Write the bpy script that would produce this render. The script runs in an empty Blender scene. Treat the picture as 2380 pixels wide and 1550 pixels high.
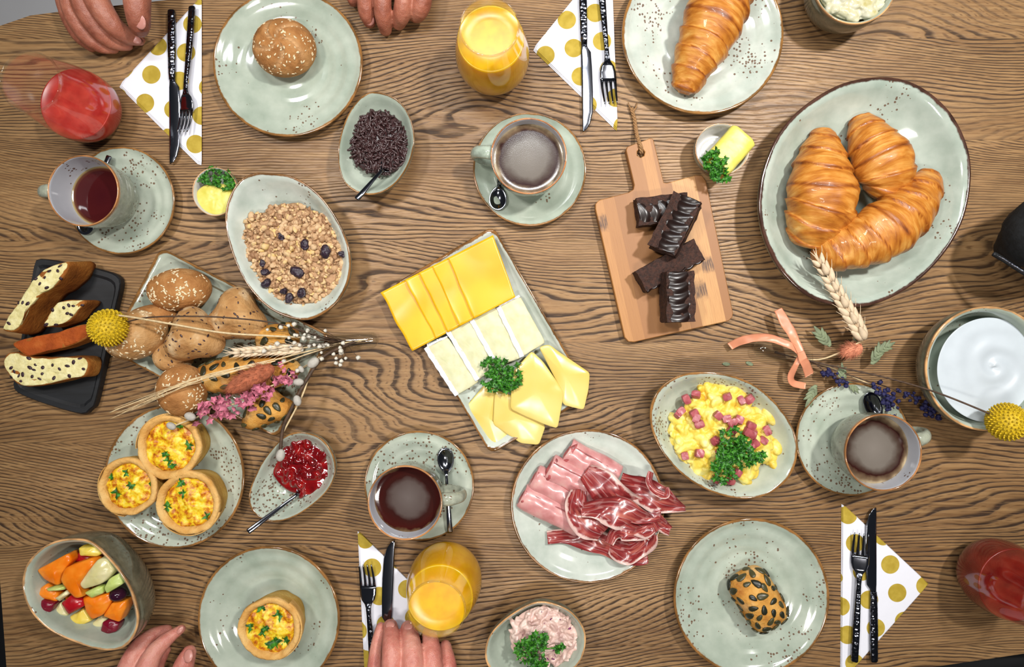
import bpy, math, random
import numpy as np
from mathutils import Vector, Matrix, noise as mnoise

# ------------------------------------------------------------------ camera, world, lamps, exposure
CAM_H, FOC, NX, NY = 0.943, 1650.0, 1215.0, 745.0      # camera height over the table, focal length and nadir (2380 x 1550 frame)
scn = bpy.context.scene
col = scn.collection
cam_d = bpy.data.cameras.new('camera'); cam_d.sensor_width = 36.0
cam_d.lens = 36.0 * FOC / 2380.0
cam_d.shift_x = -(NX - 1190.0) / 2380.0
cam_d.shift_y = (NY - 775.0) / 2380.0
cam_d.clip_start = 0.01
cam = bpy.data.objects.new('camera', cam_d); cam.location = (0, 0, CAM_H); col.objects.link(cam)
scn.camera = cam
wd = bpy.data.worlds.new('world'); scn.world = wd; wd.use_nodes = True
wd.node_tree.nodes['Background'].inputs[0].default_value = (0.80, 0.86, 1.0, 1)
wd.node_tree.nodes['Background'].inputs[1].default_value = 0.14
def lamp(name, loc, target, size, power, colr, spread=180):
    d = bpy.data.lights.new(name, 'AREA'); d.shape = 'RECTANGLE'; d.size = size[0]; d.size_y = size[1]
    d.energy = power; d.color = colr; d.spread = math.radians(spread)
    o = bpy.data.objects.new(name, d); o.location = loc
    o.rotation_euler = (Vector(target) - Vector(loc)).to_track_quat('-Z', 'Y').to_euler()
    col.objects.link(o)
lamp('ceiling_lamp', (0.80, 0.58, 1.75), (0.36, 0.26, 0), (0.12, 0.12), 25, (1.0, 0.97, 0.93), 95)
lamp('ceiling_lamp', (-0.72, 0.40, 1.75), (-0.22, 0.12, 0), (0.20, 0.20), 11.5, (1.0, 0.97, 0.93), 95)
lamp('ceiling_lamp', (0.05, -0.70, 1.80), (0.02, -0.12, 0), (0.40, 0.10), 8, (1.0, 0.96, 0.90), 85)
lamp('ceiling_lamp', (-0.02, 0.80, 1.80), (0.02, 0.08, 0), (0.60, 0.08), 9, (0.95, 0.98, 1.0), 85)
vs = scn.view_settings
vs.view_transform = 'Standard'; vs.look = 'None'; vs.gamma = 1.0; vs.use_curve_mapping = False
vs.exposure = -1.45

# ------------------------------------------------------------------ helpers
rng = random.Random(7)
nrs = np.random.RandomState(11)
def P(px, py, z=0.0):
    k = (CAM_H - z) / FOC
    return np.array(((px - NX) * k, (NY - py) * k, z))
def PP(pts, z):
    return np.array([P(x, y, z)[:2] for x, y in pts])
def S(px, z=0.0):
    return px * (CAM_H - z) / FOC
ORG = {}
def tag(o, label=None, cat=None, group=None, kind=None):
    if label: o['label'] = label
    if cat: o['category'] = cat
    if group: o['group'] = group
    if kind: o['kind'] = kind
    return o
def thing(name, label, cat, loc, group=None):
    o = bpy.data.objects.new(name, None); o.empty_display_size = 0.02
    o.location = Vector(tuple(float(v) for v in loc)); col.objects.link(o)
    ORG[o] = np.array(loc, float)
    return tag(o, label, cat, group)
def mk(name, V, F, m, parent=None, smooth=True, attrs=None, uv=None, label=None, cat=None, group=None, kind=None):
    V = np.asarray(V, float)
    if parent is not None: org = ORG[parent]
    else: org = np.array((V[:, 0].mean(), V[:, 1].mean(), V[:, 2].min()))
    me = bpy.data.meshes.new(name)
    F = F if isinstance(F, list) else [list(map(int, f)) for f in F]
    me.from_pydata((V - org).tolist(), [], F)
    if smooth: me.polygons.foreach_set('use_smooth', [True] * len(me.polygons))
    for k, a in (attrs or {}).items():
        at = me.attributes.new(k, 'FLOAT', 'POINT'); at.data.foreach_set('value', np.asarray(a, np.float32))
    if uv is not None:
        uv = np.asarray(uv, np.float32)
        l = me.uv_layers.new(name='uv'); vi = np.zeros(len(me.loops), np.int32); me.loops.foreach_get('vertex_index', vi)
        l.data.foreach_set('uv', uv[vi].ravel())
    me.materials.append(m); me.update()
    o = bpy.data.objects.new(name, me); col.objects.link(o)
    if parent is not None: o.parent = parent
    else: o.location = Vector(org.tolist())
    ORG[o] = org
    return tag(o, label, cat, group, kind)
def piece(name, mesh, parent, pos, rot, scale=1.0):
    o = bpy.data.objects.new(name, mesh); col.objects.link(o)
    o.parent = parent
    o.location = Vector((np.asarray(pos) - ORG[parent]).tolist())
    o.rotation_euler = rot.to_euler() if hasattr(rot, 'to_euler') else rot
    o.scale = (scale,) * 3 if np.isscalar(scale) else scale
    return o
def shared(name, V, F, m, smooth=True):
    me = bpy.data.meshes.new(name); me.from_pydata(np.asarray(V).tolist(), [], [list(map(int, f)) for f in F])
    if smooth: me.polygons.foreach_set('use_smooth', [True] * len(me.polygons))
    me.materials.append(m); return me
class MB:
    def __init__(s): s.V = []; s.F = []; s.R = []; s.n = 0
    def add(s, V, F, r=0.0):
        V = np.asarray(V, float); s.V.append(V)
        for f in F: s.F.append([int(i) + s.n for i in f])
        s.R.append(np.full(len(V), r) if np.isscalar(r) else np.asarray(r)); s.n += len(V)
    def get(s): return np.concatenate(s.V), s.F
    def build(s, name, m, parent=None, **kw):
        V, F = s.get(); return mk(name, V, F, m, parent, attrs={'rnd': np.concatenate(s.R)}, **kw)
def strip_faces(nr, nc, closed=True):
    F = []
    for i in range(nr - 1):
        for j in range(nc if closed else nc - 1):
            k = (j + 1) % nc
            F.append([i * nc + j, i * nc + k, (i + 1) * nc + k, (i + 1) * nc + j])
    return F
def resample(pts, n, curved=True, closed=True):
    p = np.asarray(pts, float); m = len(p)
    if curved:
        out = []
        sub = 16
        rngk = range(m) if closed else range(m - 1)
        for i in rngk:
            if closed: a, b, c, d = p[i - 1], p[i], p[(i + 1) % m], p[(i + 2) % m]
            else: a, b, c, d = p[max(i - 1, 0)], p[i], p[i + 1], p[min(i + 2, m - 1)]
            for t in np.arange(sub) / sub:
                out.append(0.5 * (2 * b + (c - a) * t + (2 * a - 5 * b + 4 * c - d) * t * t + (3 * b - a - 3 * c + d) * t ** 3))
        if not closed: out.append(p[-1])
        p = np.array(out)
    q = np.vstack([p, p[:1]]) if closed else p
    L = np.concatenate([[0], np.cumsum(np.linalg.norm(np.diff(q, axis=0), axis=1))])
    t = np.linspace(0, L[-1], n + 1)[:-1] if closed else np.linspace(0, L[-1], n)
    return np.stack([np.interp(t, L, q[:, k]) for k in range(q.shape[1])], 1)
def rounded(pts, r, n=6):
    out = []; p = np.asarray(pts, float); m = len(p)
    for i in range(m):
        a, b, c = p[i - 1], p[i], p[(i + 1) % m]
        u = (a - b) / np.linalg.norm(a - b); v = (c - b) / np.linalg.norm(c - b)
        for t in np.linspace(0, 1, n):
            out.append(b + u * r * (1 - t) ** 2 + v * r * t ** 2)
    return np.array(out)
def ccw(p):
    a = 0.5 * np.sum(p[:, 0] * np.roll(p[:, 1], -1) - np.roll(p[:, 0], -1) * p[:, 1])
    return p if a > 0 else p[::-1]
def nz(p, s, seed=0.0):
    return mnoise.noise(Vector((p[0] * s + seed, p[1] * s - seed * 1.7, p[2] * s + seed * 0.6)))
def jitter(V, amp, freq, seed=0.0, octv=1):
    V = np.array(V)
    for i in range(len(V)):
        a = 0.0; f = freq; k = 1.0
        for _ in range(octv):
            a += k * nz(V[i], f, seed); f *= 2.1; k *= 0.5
        c = nz(V[i], freq * 0.9, seed + 31.0); b = nz(V[i], freq * 0.9, seed + 77.0)
        V[i] += amp * np.array((b * 0.6, c * 0.6, a))
    return V
def rings_mesh(outline, prof, center=None):
    """outline: Nx2 ccw; prof: list of (scale, z). First and last rings with scale 0 close to a point."""
    outline = ccw(np.asarray(outline)); c = outline.mean(0) if center is None else np.asarray(center); n = len(outline)
    V = []; F = []
    rows = []
    for s, z in prof:
        if s <= 1e-6:
            rows.append(('p', len(V))); V.append((c[0], c[1], z))
        else:
            rows.append(('r', len(V)))
            q = c + (outline - c) * s
            V += [(x, y, z) for x, y in q]
    for (ta, a), (tb, b) in zip(rows[:-1], rows[1:]):
        for j in range(n):
            k = (j + 1) % n
            if ta == 'p': F.append([a, b + k, b + j])
            elif tb == 'p': F.append([a + j, a + k, b])
            else: F.append([a + j, a + k, b + k, b + j])
    return np.array(V, float), F
def slab(outline, z0, th, bulge=0.0, r=None, flare=1.0):
    """solid slice: flat bottom, slightly domed top, rounded edge"""
    r = th * 0.3 if r is None else r
    zt = z0 + th
    prof = [(0, z0), (0.5 * flare, z0), (0.97 * flare, z0), (1.0 * flare, z0 + r), (1.0, zt - r), (0.99, zt - r * 0.4), (0.965, zt)]
    for s in (0.88, 0.76, 0.62, 0.46, 0.3, 0.14):
        prof.append((s, zt + bulge * (1 - s * s)))
    prof.append((0, zt + bulge))
    return rings_mesh(outline, prof)
def circle(cx, cy, r, n=64, ry=None, rot=0.0):
    t = np.arange(n) / n * 2 * np.pi
    x = r * np.cos(t); y = (ry or r) * np.sin(t)
    return np.stack([cx + x * math.cos(rot) - y * math.sin(rot), cy + x * math.sin(rot) + y * math.cos(rot)], 1)
def lathe(cx, cy, prof, n=72):
    V, F = rings_mesh(circle(0, 0, 1, n), prof, (0, 0))
    V[:, 0] += cx; V[:, 1] += cy
    return V, F
def tube(pts, rad, seg=8, cap=True):
    p = np.asarray(pts, float); n = len(p); rad = np.full(n, rad) if np.isscalar(rad) else np.asarray(rad, float)
    t = np.gradient(p, axis=0); t /= np.linalg.norm(t, axis=1)[:, None] + 1e-12
    up = np.array((0, 0, 1.0)) if abs(t[0][2]) < 0.9 else np.array((1.0, 0, 0))
    V = []; u = np.cross(t[0], up); u /= np.linalg.norm(u)
    for i in range(n):
        u = u - t[i] * np.dot(u, t[i]); u /= np.linalg.norm(u) + 1e-12
        w = np.cross(t[i], u)
        for k in range(seg):
            a = 2 * math.pi * k / seg
            V.append(p[i] + rad[i] * (u * math.cos(a) + w * math.sin(a)))
    F = strip_faces(n, seg)
    if cap: F.append(list(range(seg))[::-1]); F.append([(n - 1) * seg + k for k in range(seg)])
    return np.array(V), F
def sphere(c, r, nu=10, nv=7, R=None):
    r = np.array((r, r, r)) if np.isscalar(r) else np.array(r)
    V = [(0, 0, -1)]
    for i in range(1, nv):
        a = math.pi * i / nv - math.pi / 2
        for j in range(nu):
            b = 2 * math.pi * j / nu
            V.append((math.cos(a) * math.cos(b), math.cos(a) * math.sin(b), math.sin(a)))
    V.append((0, 0, 1)); n = len(V)
    F = [[0, 1 + (j + 1) % nu, 1 + j] for j in range(nu)]
    for i in range(nv - 2):
        for j in range(nu):
            k = (j + 1) % nu
            F.append([1 + i * nu + j, 1 + i * nu + k, 1 + (i + 1) * nu + k, 1 + (i + 1) * nu + j])
    F += [[1 + (nv - 2) * nu + j, 1 + (nv - 2) * nu + (j + 1) % nu, n - 1] for j in range(nu)]
    V = np.array(V) * r
    if R is not None: V = V @ np.asarray(R).T
    return V + np.asarray(c), F
def rmat(nrm, ang=0.0):
    q = Vector(np.asarray(nrm).tolist()).to_track_quat('Z', 'Y').to_matrix()
    return q @ Matrix.Rotation(ang, 3, 'Z')
def rrand():
    return rmat(nrs.normal(size=3), rng.uniform(0, 6.28))
def scatter(V, F, count, minz=0.2, keep=None, seed=1):
    rs = np.random.RandomState(seed); tri = []
    for f in F:
        for k in range(1, len(f) - 1): tri.append((f[0], f[k], f[k + 1]))
    tri = np.array(tri); a, b, c = V[tri[:, 0]], V[tri[:, 1]], V[tri[:, 2]]
    nn = np.cross(b - a, c - a); ar = np.linalg.norm(nn, axis=1) + 1e-15; nn = nn / ar[:, None]
    if np.mean((nn * ((a + b + c) / 3 - V.mean(0))).sum(1)) < 0: nn = -nn
    w = np.where(nn[:, 2] > minz, ar, 0); w = w / w.sum(); out = []
    tries = 0
    while len(out) < count and tries < count * 60:
        tries += 1
        i = rs.choice(len(tri), p=w); u, v = rs.rand(2)
        if u + v > 1: u, v = 1 - u, 1 - v
        p = a[i] + u * (b[i] - a[i]) + v * (c[i] - a[i])
        if keep is None or keep(p, out): out.append((p, nn[i]))
    return out
def apart(d):
    return lambda p, out: all(np.linalg.norm(p - q[0]) > d for q in out)
def remesh(V, F, voxel, smooth=4, fac=0.5):
    me = bpy.data.meshes.new('tmp'); me.from_pydata(np.asarray(V).tolist(), [], [list(map(int, f)) for f in F])
    o = bpy.data.objects.new('tmp', me); col.objects.link(o)
    m = o.modifiers.new('r', 'REMESH'); m.mode = 'VOXEL'; m.voxel_size = voxel
    if smooth: s = o.modifiers.new('s', 'SMOOTH'); s.iterations = smooth; s.factor = fac
    dg = bpy.context.evaluated_depsgraph_get(); ev = o.evaluated_get(dg); em = ev.to_mesh()
    n = len(em.vertices); v = np.zeros(n * 3); em.vertices.foreach_get('co', v); fs = [list(p.vertices) for p in em.polygons]
    ev.to_mesh_clear(); bpy.data.objects.remove(o); bpy.data.meshes.remove(me)
    return v.reshape(-1, 3), fs
def sm(a, b, x):
    t = np.clip((x - a) / (b - a), 0, 1); return t * t * (3 - 2 * t)

# ------------------------------------------------------------------ materials
def C(r, g, b):
    f = lambda c: (c / 255) / 12.92 if c / 255 <= 0.04045 else ((c / 255 + 0.055) / 1.055) ** 2.4
    return (f(r), f(g), f(b), 1.0)
class G:
    def __init__(s, name, rough=0.5, **kw):
        s.m = bpy.data.materials.new(name); s.m.use_nodes = True; s.t = s.m.node_tree
        s.b = s.t.nodes['Principled BSDF']; s.set(Roughness=rough); s.set(**kw)
        s._c = None
    def set(s, **kw):
        for k, v in kw.items():
            i = s.b.inputs[k.replace('_', ' ')]
            if isinstance(v, bpy.types.NodeSocket): s.t.links.new(v, i)
            else: i.default_value = v
        return s
    def n(s, typ, ins=None, **props):
        d = s.t.nodes.new(typ)
        for k, v in props.items(): setattr(d, k, v)
        for k, v in (ins or {}).items():
            i = d.inputs[k]
            if isinstance(v, bpy.types.NodeSocket): s.t.links.new(v, i)
            else: i.default_value = v
        return d
    @property
    def co(s):
        if s._c is None: s._c = s.n('ShaderNodeTexCoord').outputs['Object']
        return s._c
    @property
    def uv(s): return s.n('ShaderNodeTexCoord').outputs['UV']
    def attr(s, name): return s.n('ShaderNodeAttribute', attribute_name=name).outputs['Fac']
    def rand(s): return s.n('ShaderNodeObjectInfo').outputs['Random']
    def map(s, scale=(1, 1, 1), rot=(0, 0, 0), loc=(0, 0, 0), vec=None):
        return s.n('ShaderNodeMapping', {'Vector': s.co if vec is None else vec, 'Scale': scale, 'Rotation': rot, 'Location': loc}).outputs[0]
    def noise(s, scale, detail=3.0, vec=None, rough=0.5, dist=0.0, w=None, out='Fac'):
        i = {'Vector': s.co if vec is None else vec, 'Scale': scale, 'Detail': detail, 'Roughness': rough, 'Distortion': dist}
        if w is not None:
            d = s.n('ShaderNodeTexNoise', {**i, 'W': w} if False else None, noise_dimensions='4D')
            for k, v in {**i, 'W': w}.items():
                if isinstance(v, bpy.types.NodeSocket): s.t.links.new(v, d.inputs[k])
                else: d.inputs[k].default_value = v
            return d.outputs[out]
        return s.n('ShaderNodeTexNoise', i).outputs[out]
    def vor(s, scale, vec=None, feature='F1', out='Distance', rnd=1.0):
        d = s.n('ShaderNodeTexVoronoi', {'Vector': s.co if vec is None else vec, 'Scale': scale, 'Randomness': rnd}, feature=feature)
        return d.outputs[out]
    def math(s, op, a, b=0.0, c=0.0, clamp=False):
        return s.n('ShaderNodeMath', {0: a, 1: b, 2: c}, operation=op, use_clamp=clamp).outputs[0]
    def ss(s, x, a, b, lo=0.0, hi=1.0):
        return s.n('ShaderNodeMapRange', {'Value': x, 'From Min': a, 'From Max': b, 'To Min': lo, 'To Max': hi}, interpolation_type='SMOOTHSTEP').outputs[0]
    def ramp(s, fac, stops, interp='LINEAR'):
        d = s.n('ShaderNodeValToRGB', {'Fac': fac}); r = d.color_ramp; r.interpolation = interp
        while len(r.elements) < len(stops): r.elements.new(0.5)
        for e, (p, c) in zip(r.elements, stops): e.position = p; e.color = c
        return d.outputs[0]
    def mix(s, fac, a, b, blend='MIX'):
        d = s.n('ShaderNodeMix', data_type='RGBA', blend_type=blend)
        for k, v in ((0, fac), (6, a), (7, b)):
            if isinstance(v, bpy.types.NodeSocket): s.t.links.new(v, d.inputs[k])
            else: d.inputs[k].default_value = v
        return d.outputs[2]
    def sep(s, v): return s.n('ShaderNodeSeparateXYZ', {0: v}).outputs
    def comb(s, x, y, z=0.0): return s.n('ShaderNodeCombineXYZ', {0: x, 1: y, 2: z}).outputs[0]
    def bump(s, h, strength=0.3, dist=0.001):
        s.set(Normal=s.n('ShaderNodeBump', {'Height': h, 'Strength': strength, 'Distance': dist}).outputs[0]); return s
    def base(s, c): s.set(Base_Color=c); return s
def plain(name, c, rough=0.5, var=0.12, scale=120, bump=0.0, bscale=400, bdist=0.0006, **kw):
    g = G(name, rough, **kw)
    f = g.noise(scale, 3)
    d = tuple(v * (1 - var) for v in c[:3]) + (1,); l = tuple(min(1, v * (1 + var)) for v in c[:3]) + (1,)
    g.base(g.mix(g.ss(f, 0.3, 0.7), d, l))
    if bump: g.bump(g.noise(bscale, 3), bump, bdist)
    return g.m

def wood_mat():
    g = G('oak_wood', 0.46, Specular_IOR_Level=0.28)
    x, y, z = g.sep(g.co)
    r = g.math('MULTIPLY', g.rand(), 37.0)
    v = g.comb(x, y, 0.0)
    def nn(sx, sy, det, off, rough=0.5): return g.noise(1.0, det, g.map((sx, sy, 1), vec=v), rough, w=g.math('ADD', r, off))
    w1, w2, w3 = nn(1.5, 5.0, 0.6, 0.0), nn(7, 17, 0.5, 9.0), nn(22, 90, 1.0, 4.0)
    h = g.math('ADD', g.math('MULTIPLY', y, 195.0), g.math('ADD', g.math('MULTIPLY', w1, 58.0), g.math('ADD', g.math('MULTIPLY', w2, 6.0), g.math('MULTIPLY', w3, 0.8))))
    fr = g.math('FRACT', h)
    line = g.ramp(fr, [(0.0, (0.2,) * 3 + (1,)), (0.07, (1, 1, 1, 1)), (0.24, (1, 1, 1, 1)), (0.44, (0.20,) * 3 + (1,)), (0.80, (0, 0, 0, 1)), (1.0, (0.2,) * 3 + (1,))])
    dash = nn(34, 700, 2.5, 0.0, 0.6); dash2 = nn(14, 190, 2.0, 3.0, 0.55)
    lines = g.math('MULTIPLY', line, g.math('MULTIPLY', g.ss(dash, 0.30, 0.46, 0.12, 1.0), g.ss(dash2, 0.28, 0.46, 0.15, 1.0)))
    h2 = g.math('FRACT', g.math('MULTIPLY', h, 2.0))
    thin = g.math('MULTIPLY', g.ss(g.math('ABSOLUTE', g.math('SUBTRACT', h2, 0.5)), 0.22, 0.05), g.ss(nn(26, 380, 2.0, 13.0, 0.6), 0.46, 0.62))
    pores = g.ss(nn(60, 1300, 2.0, 5.0), 0.55, 0.72)
    tone = nn(3, 14, 2.0, 17.0)
    base = g.ramp(tone, [(0.28, C(118, 86, 54)), (0.52, C(142, 107, 70)), (0.75, C(162, 126, 87))])
    base = g.mix(g.ss(nn(9, 260, 3.0, 23.0, 0.6), 0.35, 0.7, 0, 0.5), base, C(180, 144, 99))
    lines = g.math('MULTIPLY', lines, g.ss(nn(2.5, 9, 1.0, 41.0), 0.30, 0.55, 0.45, 1.0))
    c = g.mix(g.math('MULTIPLY', lines, 0.93), base, C(42, 28, 20))
    c = g.mix(g.math('MULTIPLY', thin, 0.62), c, C(72, 46, 28))
    c = g.mix(g.math('MULTIPLY', pores, 0.38), c, C(74, 48, 30))
    knot = g.vor(1.0, g.map((3.1, 5.3, 1), loc=(0.37, 0.21, 0), vec=v))
    c = g.mix(g.ss(knot, 0.05, 0.0, 0, 0.8), c, C(60, 38, 24))
    tint = g.math('ADD', g.math('MULTIPLY', g.rand(), 0.14), 0.93)
    c = g.mix(1.0, c, g.comb(tint, tint, tint), 'MULTIPLY')
    g.base(c)
    g.set(Roughness=g.ss(lines, 0, 1, 0.38, 0.60))
    g.bump(g.math('ADD', g.math('MULTIPLY', lines, -1.0), g.math('MULTIPLY', pores, -0.5)), 0.35, 0.0008)
    return g.m

def ceramic(name, body, inner=None, outer=None, speck=0.5, rim=C(110, 76, 40), rimamt=1.0, dark=C(98, 62, 38), rimlo=0.22):
    """speckled reactive glaze; 'rim' attribute browns the lip, 'inn' tells the inside from the outside"""
    g = G(name, 0.10, Specular_IOR_Level=0.55, Coat_Weight=0.1, Coat_Roughness=0.04)
    r = g.math('MULTIPLY', g.rand(), 3.0)
    off = g.n('ShaderNodeVectorMath', {0: g.co, 1: g.comb(r, r, 0.0)}, operation='ADD').outputs[0]
    f = g.noise(28, 4, off, 0.55)
    d = tuple(v * k for v, k in zip(body[:3], (0.76, 0.81, 0.78))) + (1,); l = tuple(min(1, v * 1.14) for v in body[:3]) + (1,)
    inn = g.ramp(f, [(0.3, d), (0.7, l)])
    if inner is not None: inn = g.mix(g.ss(f, 0.3, 0.7), tuple(v * 0.93 for v in inner[:3]) + (1,), inner)
    out = outer if outer is not None else C(128, 122, 100)
    of = g.noise(90, 4, off, 0.6)
    outc = g.mix(g.ss(of, 0.3, 0.7), tuple(v * 0.7 for v in out[:3]) + (1,), tuple(min(1, v * 1.15) for v in out[:3]) + (1,))
    c = g.mix(g.attr('inn'), outc, inn)
    patch = g.noise(17, 3, off, 0.6)
    vd = g.n('ShaderNodeTexVoronoi', {'Vector': off, 'Scale': 270.0, 'Randomness': 1.0})
    pick = g.sep(vd.outputs['Color'])[0]
    thr = g.math('MULTIPLY', g.ss(g.math('ADD', g.math('MULTIPLY', patch, 1.7), g.math('MULTIPLY', pick, 0.5)), 1.40 - 0.19 * speck, 1.60 - 0.19 * speck), 0.46)
    dot = g.math('MULTIPLY', g.ss(g.math('SUBTRACT', thr, vd.outputs['Distance']), 0.0, 0.10), 0.85)
    fine = g.ss(g.vor(620, off), 0.16, 0.06)
    dot = g.math('MAXIMUM', dot, g.math('MULTIPLY', fine, g.ss(patch, 0.42, 0.7, 0.0, 0.30 + 0.3 * speck)))
    c = g.mix(dot, c, dark)
    rn = g.noise(60, 4, off, 0.65)
    ra = g.math('ADD', g.attr('rim'), g.math('MULTIPLY', g.math('SUBTRACT', rn, 0.5), 1.1))
    rc = g.mix(g.ss(g.noise(35, 3, off), 0.4, 0.62), rim, tuple(min(1, v * 1.9) for v in rim[:3]) + (1,))
    c = g.mix(g.ss(ra, rimlo, rimlo + 0.4, 0, rimamt), c, rc)
    g.base(c)
    g.bump(g.noise(45, 2, off), 0.05, 0.002)
    return g.m
SAGE = C(172, 180, 166); PALE = C(194, 199, 190)
M = {}
M['wood'] = wood_mat()
M['plate'] = ceramic('sage_glaze', SAGE, speck=0.45)
M['plate_patch'] = ceramic('patchy_sage_glaze', SAGE, speck=1.0); M['pale_patch'] = ceramic('patchy_pale_glaze', PALE, speck=1.1, rim=C(112, 78, 40))
M['plate_pale'] = ceramic('pale_glaze', PALE, speck=0.35, rim=C(100, 68, 36))
M['plate_speck'] = ceramic('speckled_glaze', C(178, 184, 170), speck=1.5, rim=C(112, 78, 42))
M['plate_dark'] = ceramic('dark_rim_glaze', C(172, 181, 170), speck=0.35, rim=C(58, 38, 30))
M['cup'] = ceramic('cup_glaze', C(198, 202, 204), inner=C(206, 208, 214), outer=C(160, 164, 146), speck=0.35, rim=C(140, 96, 58))
M['cup_sage'] = ceramic('cup_sage_glaze', C(198, 202, 204), inner=C(206, 208, 214), outer=C(166, 178, 162), speck=0.2, rim=C(140, 92, 54))
M['bowl_out'] = ceramic('stone_glaze', SAGE, outer=C(116, 112, 92), speck=0.45, rim=C(168, 128, 86))
M['ramekin'] = ceramic('ramekin_glaze', PALE, inner=C(212, 212, 212), outer=C(128, 124, 104), speck=0.3, rim=C(166, 128, 92))
g = G('steel', 0.12, Metallic=1.0); g.base(C(132, 134, 142)); M['steel'] = g.m
g = G('hammered_steel', 0.18, Metallic=1.0); g.base(C(98, 100, 108)); g.bump(g.vor(260), 0.55, 0.0016); M['hammer'] = g.m
g = G('clear_glass', 0.0)
lw = g.n('ShaderNodeLayerWeight', {'Blend': 0.5}).outputs['Facing']; lw = g.math('ADD', g.math('MULTIPLY', g.math('POWER', lw, 4.5), 0.55), 0.04)
tr = g.n('ShaderNodeBsdfTransparent', {'Color': (0.965, 0.97, 0.965, 1)}); gl = g.n('ShaderNodeBsdfGlossy', {'Color': (1, 1, 1, 1), 'Roughness': 0.02})
mx = g.n('ShaderNodeMixShader', {0: lw, 1: tr.outputs[0], 2: gl.outputs[0]})
g.t.links.new(mx.outputs[0], g.t.nodes['Material Output'].inputs['Surface']); M['glass'] = g.m
def napkin_mat(name, ang):
    g = G(name, 0.8)
    v = g.map((1 / 0.0385,) * 3, (0, 0, ang), (0.3, 0.15, 0))
    x, y, z = g.sep(v)
    fx = g.math('SUBTRACT', g.math('FRACT', x), 0.5); fy = g.math('SUBTRACT', g.math('FRACT', y), 0.5)
    d = g.math('SQRT', g.math('ADD', g.math('MULTIPLY', fx, fx), g.math('MULTIPLY', fy, fy)))
    gold = g.mix(g.ss(g.noise(90, 2), 0.3, 0.7), C(168, 142, 38), C(186, 160, 58))
    g.base(g.mix(g.ss(d, 0.322, 0.312), C(228, 228, 236), gold))
    g.bump(g.noise(60, 4), 0.25, 0.002)
    return g.m
M['nap1'] = napkin_mat('dotted_paper', 0.22); M['nap2'] = napkin_mat('dotted_paper_b', -0.24)

# ------------------------------------------------------------------ floor and table
g = G('grey_floor', 0.75); g.base(g.ramp(g.noise(3, 4), [(0.3, C(206, 206, 208)), (0.7, C(222, 222, 224))])); g.bump(g.noise(300, 2), 0.1, 0.001)
M['floor'] = g.m
fl = mk('floor', [(-3, -3, -0.76), (3, -3, -0.76), (3, 3, -0.76), (-3, 3, -0.76), (-3, -3, -0.74), (3, -3, -0.74), (3, 3, -0.74), (-3, 3, -0.74)],
        [[0, 3, 2, 1], [4, 5, 6, 7], [0, 1, 5, 4], [1, 2, 6, 5], [2, 3, 7, 6], [3, 0, 4, 7]], M['floor'], smooth=False)
tag(fl, kind='structure')
TABLE = [(-95, 200), (-68, 118), (-40, 84), (0, 60), (70, 36), (140, 27), (370, 2), (900, -60), (1500, -100), (2100, -120), (2700, -120), (2950, 300), (2960, 1000), (2930, 1440),
         (2380, 1519), (2170, 1550), (1500, 1640), (900, 1690), (300, 1690), (25, 1680), (15, 1550), (0, 1350)]
tb = thing('dining_table', 'large oak table under the whole breakfast spread', 'table', (0, 0, -0.74))
def clip_band(poly, y0, y1):
    def cut(ps, f, yv):
        out = []
        for i in range(len(ps)):
            a, b = ps[i - 1], ps[i]
            if f(a) != f(b):
                t = (yv - a[1]) / (b[1] - a[1]); out.append((a[0] + t * (b[0] - a[0]), yv))
            if f(b): out.append(tuple(b))
        return out
    ps = cut(poly, lambda p: p[1] >= y0, y0)
    return cut(ps, lambda p: p[1] <= y1, y1)
seams = [-130, 90, 325, 560, 795, 1030, 1268, 1500, 1700]
for a, b in zip(seams[:-1], seams[1:]):
    ps = PP(clip_band(TABLE, a + 0.2, b - 0.2), 0); ps = ccw(ps); n = len(ps)
    V = np.vstack([np.c_[ps, np.zeros(n)], np.c_[ps, np.full(n, -0.032)]])
    F = [list(range(n)), list(range(2 * n - 1, n - 1, -1))] + [[n + j, n + (j + 1) % n, (j + 1) % n, j] for j in range(n)]
    mk('plank', V, F, M['wood'], tb, smooth=False)
for x, y in ((-0.55, 0.32), (0.8, 0.36), (-0.55, -0.42), (0.8, -0.34)):
    V, F = rings_mesh(rounded([(x - .04, y - .04), (x + .04, y - .04), (x + .04, y + .04), (x - .04, y + .04)], 0.008), [(0, -0.74), (0.8, -0.74), (1, -0.032), (0, -0.032)])
    mk('leg', V, F, M['wood'], tb, smooth=False)

# ------------------------------------------------------------------ dishes
def lip(zr, thick=0.040):
    return [(0.975, zr - 0.0075, 0, 0), (0.992, zr - 0.004, 0.45, 0), (1.0, zr - 0.0018, 0.95, 0), (0.992, zr, 1.0, 1), (1 - 0.6 * thick, zr - 0.0003, 0.7, 1), (1 - thick, zr - 0.0012, 0.25, 1), (1 - 1.7 * thick, zr - 0.0026, 0.0, 1)]
def plate_prof(zr, floor=0.006, foot=0.58, flat=0.5, rip=0.0005):
    pr = [(0, 0.0015, 0, 0), (foot * 0.9, 0.0015, 0, 0), (foot * 0.93, 0, 0, 0), (foot, 0, 0, 0), (foot * 1.04, 0.003, 0, 0), (0.8, 0.003 + (zr - 0.011) * 0.45, 0, 0)] + lip(zr)
    z1 = pr[-1][1]
    for s in np.linspace(0.92, 0.04, 23):
        z = floor + (z1 - floor) * max(0, (s - flat) / (0.94 - flat)) ** 1.35 + rip * math.sin(s * 34)
        pr.append((s, z, 0, 1))
    return pr + [(0, floor, 0, 1)]
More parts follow.
